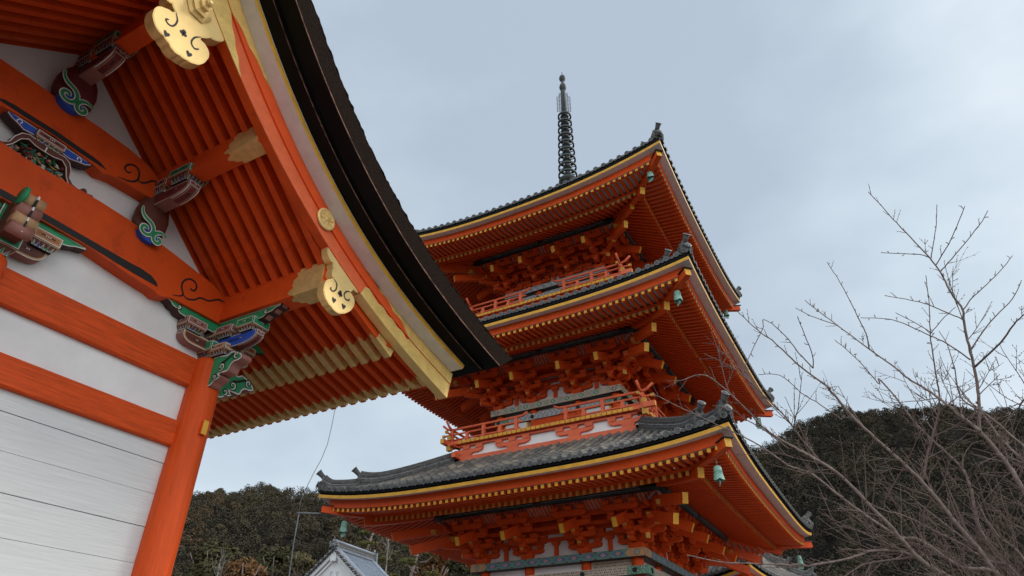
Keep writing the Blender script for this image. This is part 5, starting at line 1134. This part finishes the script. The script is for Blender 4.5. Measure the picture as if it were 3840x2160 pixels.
# ================================================================== bare cherry tree
LIMBS= [[0.0223,0.0039,[[8.36,-1.36,0.73],[8.3,-1.31,1.89],[8.27,-1.26,2.18],[8.24,-1.18,2.43],[8.22,-1.14,2.54],[8.15,-1.21,2.77],[8.07,-1.27,3.04],[7.98,-1.3,3.32],[7.88,-1.33,3.6],[7.82,-1.36,3.75],[7.75,-1.31,3.94],[7.66,-1.28,4.15],[7.58,-1.22,4.35],[7.45,-1.08,4.66],[7.35,-0.98,4.88],[7.19,-0.84,5.18]]],[0.012,0.0029,[[8.41,-0.5,2.16],[8.41,-0.62,2.43],[8.4,-0.78,2.71],[8.38,-0.9,2.97],[8.35,-0.95,3.23],[8.3,-1.0,3.54],[8.26,-1.04,3.74],[8.18,-1.13,4.08],[8.1,-1.2,4.42]]],[0.0154,0.0032,[[8.1,-1.13,2.49],[8.16,-1.04,2.66],[8.22,-0.94,2.87],[8.28,-0.81,3.1],[8.33,-0.68,3.28],[8.36,-0.59,3.45],[8.4,-0.39,3.77],[8.42,-0.13,4.18],[8.41,0.11,4.55],[8.4,0.16,4.64]]],[0.024,0.0032,[[8.5,-1.19,0.55],[8.26,-0.83,1.17],[8.19,-0.76,1.35],[8.08,-0.64,1.59],[7.94,-0.51,1.88],[7.79,-0.35,2.15],[7.63,-0.15,2.43],[7.47,0.01,2.66],[7.29,0.15,2.93],[7.29,0.14,2.92],[7.08,0.38,3.18],[6.9,0.53,3.38],[6.78,0.66,3.51],[6.59,0.81,3.7]]],[0.024,0.0032,[[8.23,-1.03,0.41],[8.03,-0.79,0.81],[7.83,-0.39,1.11],[7.72,-0.2,1.27],[7.57,-0.06,1.52],[7.45,0.06,1.7],[7.23,0.27,2.01],[7.08,0.47,2.17],[7.02,0.55,2.23],[6.84,0.78,2.4],[6.69,0.9,2.56],[6.46,1.07,2.79],[6.31,1.22,2.91],[6.23,1.4,2.87]]],[0.0189,0.0032,[[8.32,-1.06,0.48],[8.16,-0.85,1.12],[8.12,-0.55,1.22],[8.04,-0.27,1.48],[8.0,-0.09,1.53],[7.91,0.15,1.75],[7.81,0.35,1.96],[7.7,0.55,2.18],[7.62,0.75,2.28],[7.47,0.99,2.5],[7.35,1.23,2.66],[7.21,1.47,2.8],[6.89,1.95,3.09]]],[0.0206,0.0032,[[8.5,-1.19,0.51],[8.66,-0.98,1.25],[8.7,-0.88,1.59],[8.7,-0.88,1.8],[8.69,-0.92,2.05],[8.68,-0.91,2.29],[8.68,-0.79,2.54],[8.67,-0.63,2.84],[8.64,-0.53,3.14],[8.59,-0.4,3.45],[8.62,-0.38,3.4],[8.55,-0.22,3.76],[8.49,-0.05,4.03]]],[0.013,0.0029,[[7.89,-0.23,1.29],[7.76,-0.05,1.35],[7.63,0.17,1.35],[7.51,0.39,1.28],[7.29,0.72,1.21],[7.25,0.78,1.21],[7.0,1.11,1.21],[6.73,1.43,1.21],[6.47,1.68,1.25]]],[0.0103,0.0029,[[7.89,-0.22,1.3],[7.76,-0.01,1.28],[7.59,0.26,1.23],[7.47,0.46,1.12],[7.29,0.72,1.02]]],[0.0172,0.0032,[[8.38,-1.3,0.63],[8.8,-1.58,2.08],[8.88,-1.51,2.34],[8.93,-1.44,2.53],[8.96,-1.4,2.67],[9.01,-1.33,2.98],[9.06,-1.2,3.23],[9.06,-1.25,3.58],[9.04,-1.27,3.91],[9.03,-1.24,4.11]]],[0.0172,0.0032,[[8.37,-1.34,0.58],[7.97,-1.49,1.65],[7.8,-1.46,2.02],[7.74,-1.37,2.17],[7.65,-1.24,2.37],[7.56,-1.12,2.53],[7.51,-1.04,2.64],[7.44,-1.0,2.76]]],[0.0103,0.0032,[[8.15,-1.68,2.53],[8.19,-1.62,2.78],[8.45,-1.41,2.53],[8.56,-1.25,2.49]]],[0.0172,0.0032,[[8.31,-1.11,0.46],[8.33,-0.99,1.16],[8.36,-0.81,1.3],[8.37,-0.61,1.49],[8.37,-0.43,1.63],[8.37,-0.23,1.79],[8.37,-0.02,1.89],[8.36,0.14,2.02]]],[0.0137,0.0032,[[8.41,-1.14,0.51],[8.58,-0.94,1.24],[8.64,-0.76,1.49],[8.69,-0.59,1.72],[8.72,-0.44,1.93],[8.73,-0.3,2.15]]],[0.0137,0.0032,[[8.39,-1.23,0.54],[8.17,-1.08,1.25],[8.09,-0.94,1.46],[8.02,-0.88,1.63],[7.96,-0.86,1.77]]],[0.0055,0.0029,[[7.6,-1.22,4.36],[7.54,-1.14,4.39],[7.46,-0.99,4.4],[7.34,-0.76,4.42]]],[0.0055,0.0029,[[7.61,-1.23,4.34],[7.59,-1.3,4.49],[7.55,-1.39,4.69],[7.49,-1.48,4.95]]],[0.0055,0.0029,[[7.65,-1.26,4.27],[7.44,-1.38,4.33],[7.17,-1.5,4.4],[6.93,-1.59,4.47]]],[0.0062,0.0029,[[7.66,-1.28,4.18],[7.68,-1.48,4.36],[7.71,-1.82,4.68],[7.7,-1.95,4.83]]],[0.0062,0.0029,[[7.87,-1.33,3.66],[7.65,-1.12,3.74],[7.5,-0.96,3.79],[7.23,-0.64,3.82]]],[0.0062,0.0029,[[7.83,-1.36,3.74],[7.86,-1.52,3.9],[7.93,-1.79,4.11],[7.97,-2.04,4.34]]],[0.0069,0.0029,[[7.93,-1.31,3.33],[7.94,-1.58,3.6],[7.94,-1.85,3.81],[7.93,-2.0,4.0]]],[0.0103,0.0029,[[8.0,-1.29,3.15],[7.74,-1.55,3.26],[7.56,-1.68,3.35],[7.45,-1.77,3.38],[7.33,-1.87,3.41]]],[0.0075,0.0029,[[7.98,-1.27,3.23],[8.02,-1.13,3.48],[8.06,-1.01,3.63],[8.1,-0.81,3.86],[8.14,-0.66,3.99],[8.22,-0.4,4.12]]],[0.0051,0.0029,[[8.23,-1.04,3.75],[8.09,-0.94,3.81],[7.85,-0.74,3.9]]],[0.0051,0.0029,[[8.23,-1.05,3.74],[8.3,-1.24,3.93],[8.36,-1.4,4.06]]],[0.0075,0.0029,[[8.39,-0.39,3.76],[8.38,-0.41,3.96],[8.37,-0.38,4.2],[8.35,-0.35,4.44],[8.32,-0.3,4.75],[8.28,-0.23,5.05]]],[0.0051,0.0029,[[8.33,-0.13,4.14],[8.07,0.14,4.22],[7.91,0.28,4.29]]],[0.0069,0.0029,[[7.24,0.24,3.16],[7.24,0.34,3.36],[7.23,0.41,3.55],[7.21,0.54,3.78],[7.21,0.62,3.86]]],[0.0055,0.0029,[[7.24,0.24,3.16],[7.1,0.21,3.27],[6.88,0.23,3.43],[6.72,0.24,3.54]]],[0.0096,0.0029,[[7.27,0.41,2.17],[7.07,0.53,2.39],[6.91,0.6,2.55],[6.69,0.75,2.75],[6.43,0.92,2.95],[6.18,1.16,3.08]]],[0.0045,0.0029,[[6.77,0.59,3.62],[6.76,0.61,3.51],[6.7,0.74,3.28],[6.61,0.9,2.96]]],[0.0051,0.0029,[[7.45,0.12,2.63],[7.48,0.28,2.84],[7.5,0.43,3.01],[7.51,0.61,3.27],[7.55,0.84,3.35]]],[0.0062,0.0029,[[7.11,0.66,2.29],[6.9,0.82,2.44],[6.73,0.97,2.54],[6.61,1.07,2.62],[6.48,1.22,2.64]]],[0.0069,0.0029,[[8.61,-0.92,2.06],[8.45,-1.01,2.12],[8.36,-1.07,2.13],[8.16,-1.22,2.06]]],[0.0069,0.0029,[[8.56,-0.9,2.26],[8.63,-0.97,2.42],[8.7,-1.09,2.55],[8.75,-1.19,2.58]]],[0.0062,0.0029,[[8.0,-0.04,1.81],[7.94,-0.1,1.92],[7.78,-0.36,2.18],[7.6,-0.57,2.43]]],[0.0069,0.0029,[[8.18,-0.27,1.36],[8.06,-0.36,1.66],[8.0,-0.42,1.78],[7.9,-0.61,1.95],[7.8,-0.73,2.13],[7.76,-0.82,2.18]]]]
BT = thing('cherry_tree', 'leafless cherry tree spreading thin budding branches across the sky at the right', 'tree', (0, 0, 0))
L0 = np.array(LIMBS[3][2][0]); base = np.array((L0[0]+1.0, L0[1]-.5, -EYE)); BT.location = (base[0], base[1], 0); off = tuple(base)
g = MB(off); fork = L0+np.array((.3, -.2, -.35))
g.tube([base+np.array((0, 0, -.1)), base+np.array((-.05, .05, .5)), (base+fork)/2, fork], [.20, .155, .135, .12], 'limb', 12)
for i in (0, 3, 4, 5, 6, 9, 10, 12, 13, 14):
    s = np.array(LIMBS[i][2][0]); g.tube([fork, (fork+s)/2+np.array((0, 0, -.03)), s], [.07, .045, LIMBS[i][0]*1.1], 'limb', 8)
g.build('trunk', BT)
rng = np.random.default_rng(21); TW = []
def twig(p, d, l, r, depth):
    n = max(3, int(l/.07)); pts = [p]; q = d/np.linalg.norm(d)
    for i in range(n): q = q+rng.normal(0, .06, 3)+np.array((0, 0, .03)); q /= np.linalg.norm(q); pts.append(pts[-1]+q*l/n)
    TW.append((pts, [lerp(r, r*.45, i/n) for i in range(n+1)]))
    for i in range(1, n+1):
        if rng.random() < .8:      # buds
            a = rng.normal(0, 1, 3); a -= q*(a@q); a /= np.linalg.norm(a); TW.append(([pts[i], pts[i]+(a*.6+q*.6)*rng.uniform(.012, .022)], [.0045, .002]))
    if depth > 0:
        for k in range(rng.integers(2, 5)):
            i = rng.integers(1, n); a = rng.normal(0, 1, 3); a -= q*(a@q); a /= np.linalg.norm(a)
            twig(pts[i], q*.75+a*.65, l*rng.uniform(.3, .6), r*.65, depth-1)
def smooth(P, n=5):
    P = [np.array(p) for p in P]; o = []
    for i in range(len(P)-1):
        a = P[max(i-1, 0)]; b = P[i]; c = P[i+1]; d = P[min(i+2, len(P)-1)]
        for t in np.arange(n)/n: o.append(.5*(2*b+(c-a)*t+(2*a-5*b+4*c-d)*t*t+(3*b-a-3*c+d)*t**3))
    return o+[P[-1]]
for k, (r0, r1, P) in enumerate(LIMBS):
    main = len(P) > 6 or r0 > .008
    S_ = smooth(P); m = len(S_); jit = [s+rng.normal(0, .002, 3) if 0 < i < m-1 else s for i, s in enumerate(S_)]
    g = MB(off); rad = [lerp(r0*1.15, max(r1, .0038), (i/(m-1))**.8) for i in range(m)]; g.tube(jit, rad, 'limb' if r0 > .012 else 'twig', 8 if r0 > .01 else 5); g.build('limb', BT)
    acc = 0
    for i in range(2, m-1):
        seg = np.linalg.norm(S_[i+1]-S_[i]); acc += seg; dv = (S_[i+1]-S_[i-1]); dv /= np.linalg.norm(dv); rel = i/m
        low = S_[i][2] < 3.0; gap = (lerp(.022, .11, rel**1.3) if low else .08) if main else .11
        while acc > gap:
            acc -= gap*rng.uniform(.7, 1.5); a = rng.normal(0, 1, 3)+np.array((0, 0, .45)); a -= dv*(a@dv); a /= np.linalg.norm(a)
            if not main:
                twig(S_[i], dv*.6+a*.8, rng.uniform(.02, .05) if rng.random() < .8 else rng.uniform(.06, .13), .0042, 0); continue
            big = rng.random() < (.42 if low else .16)*max(.12, 1-rel*1.05)
            twig(S_[i], dv*.8+a*.75, rng.uniform(.28, .8) if big else rng.uniform(.03, .16), (.0056 if low else .005) if big else .0038, (2 if rng.random() < .3 else 1) if big else (1 if rng.random() < .25 else 0))
g = MB(off)
for pts, rr in TW: g.tube(pts, rr, 'twig', 4, cap=False)
o = g.build('twigs', BT); o['kind'] = 'stuff'; o['label'] = 'fine budding twigs'
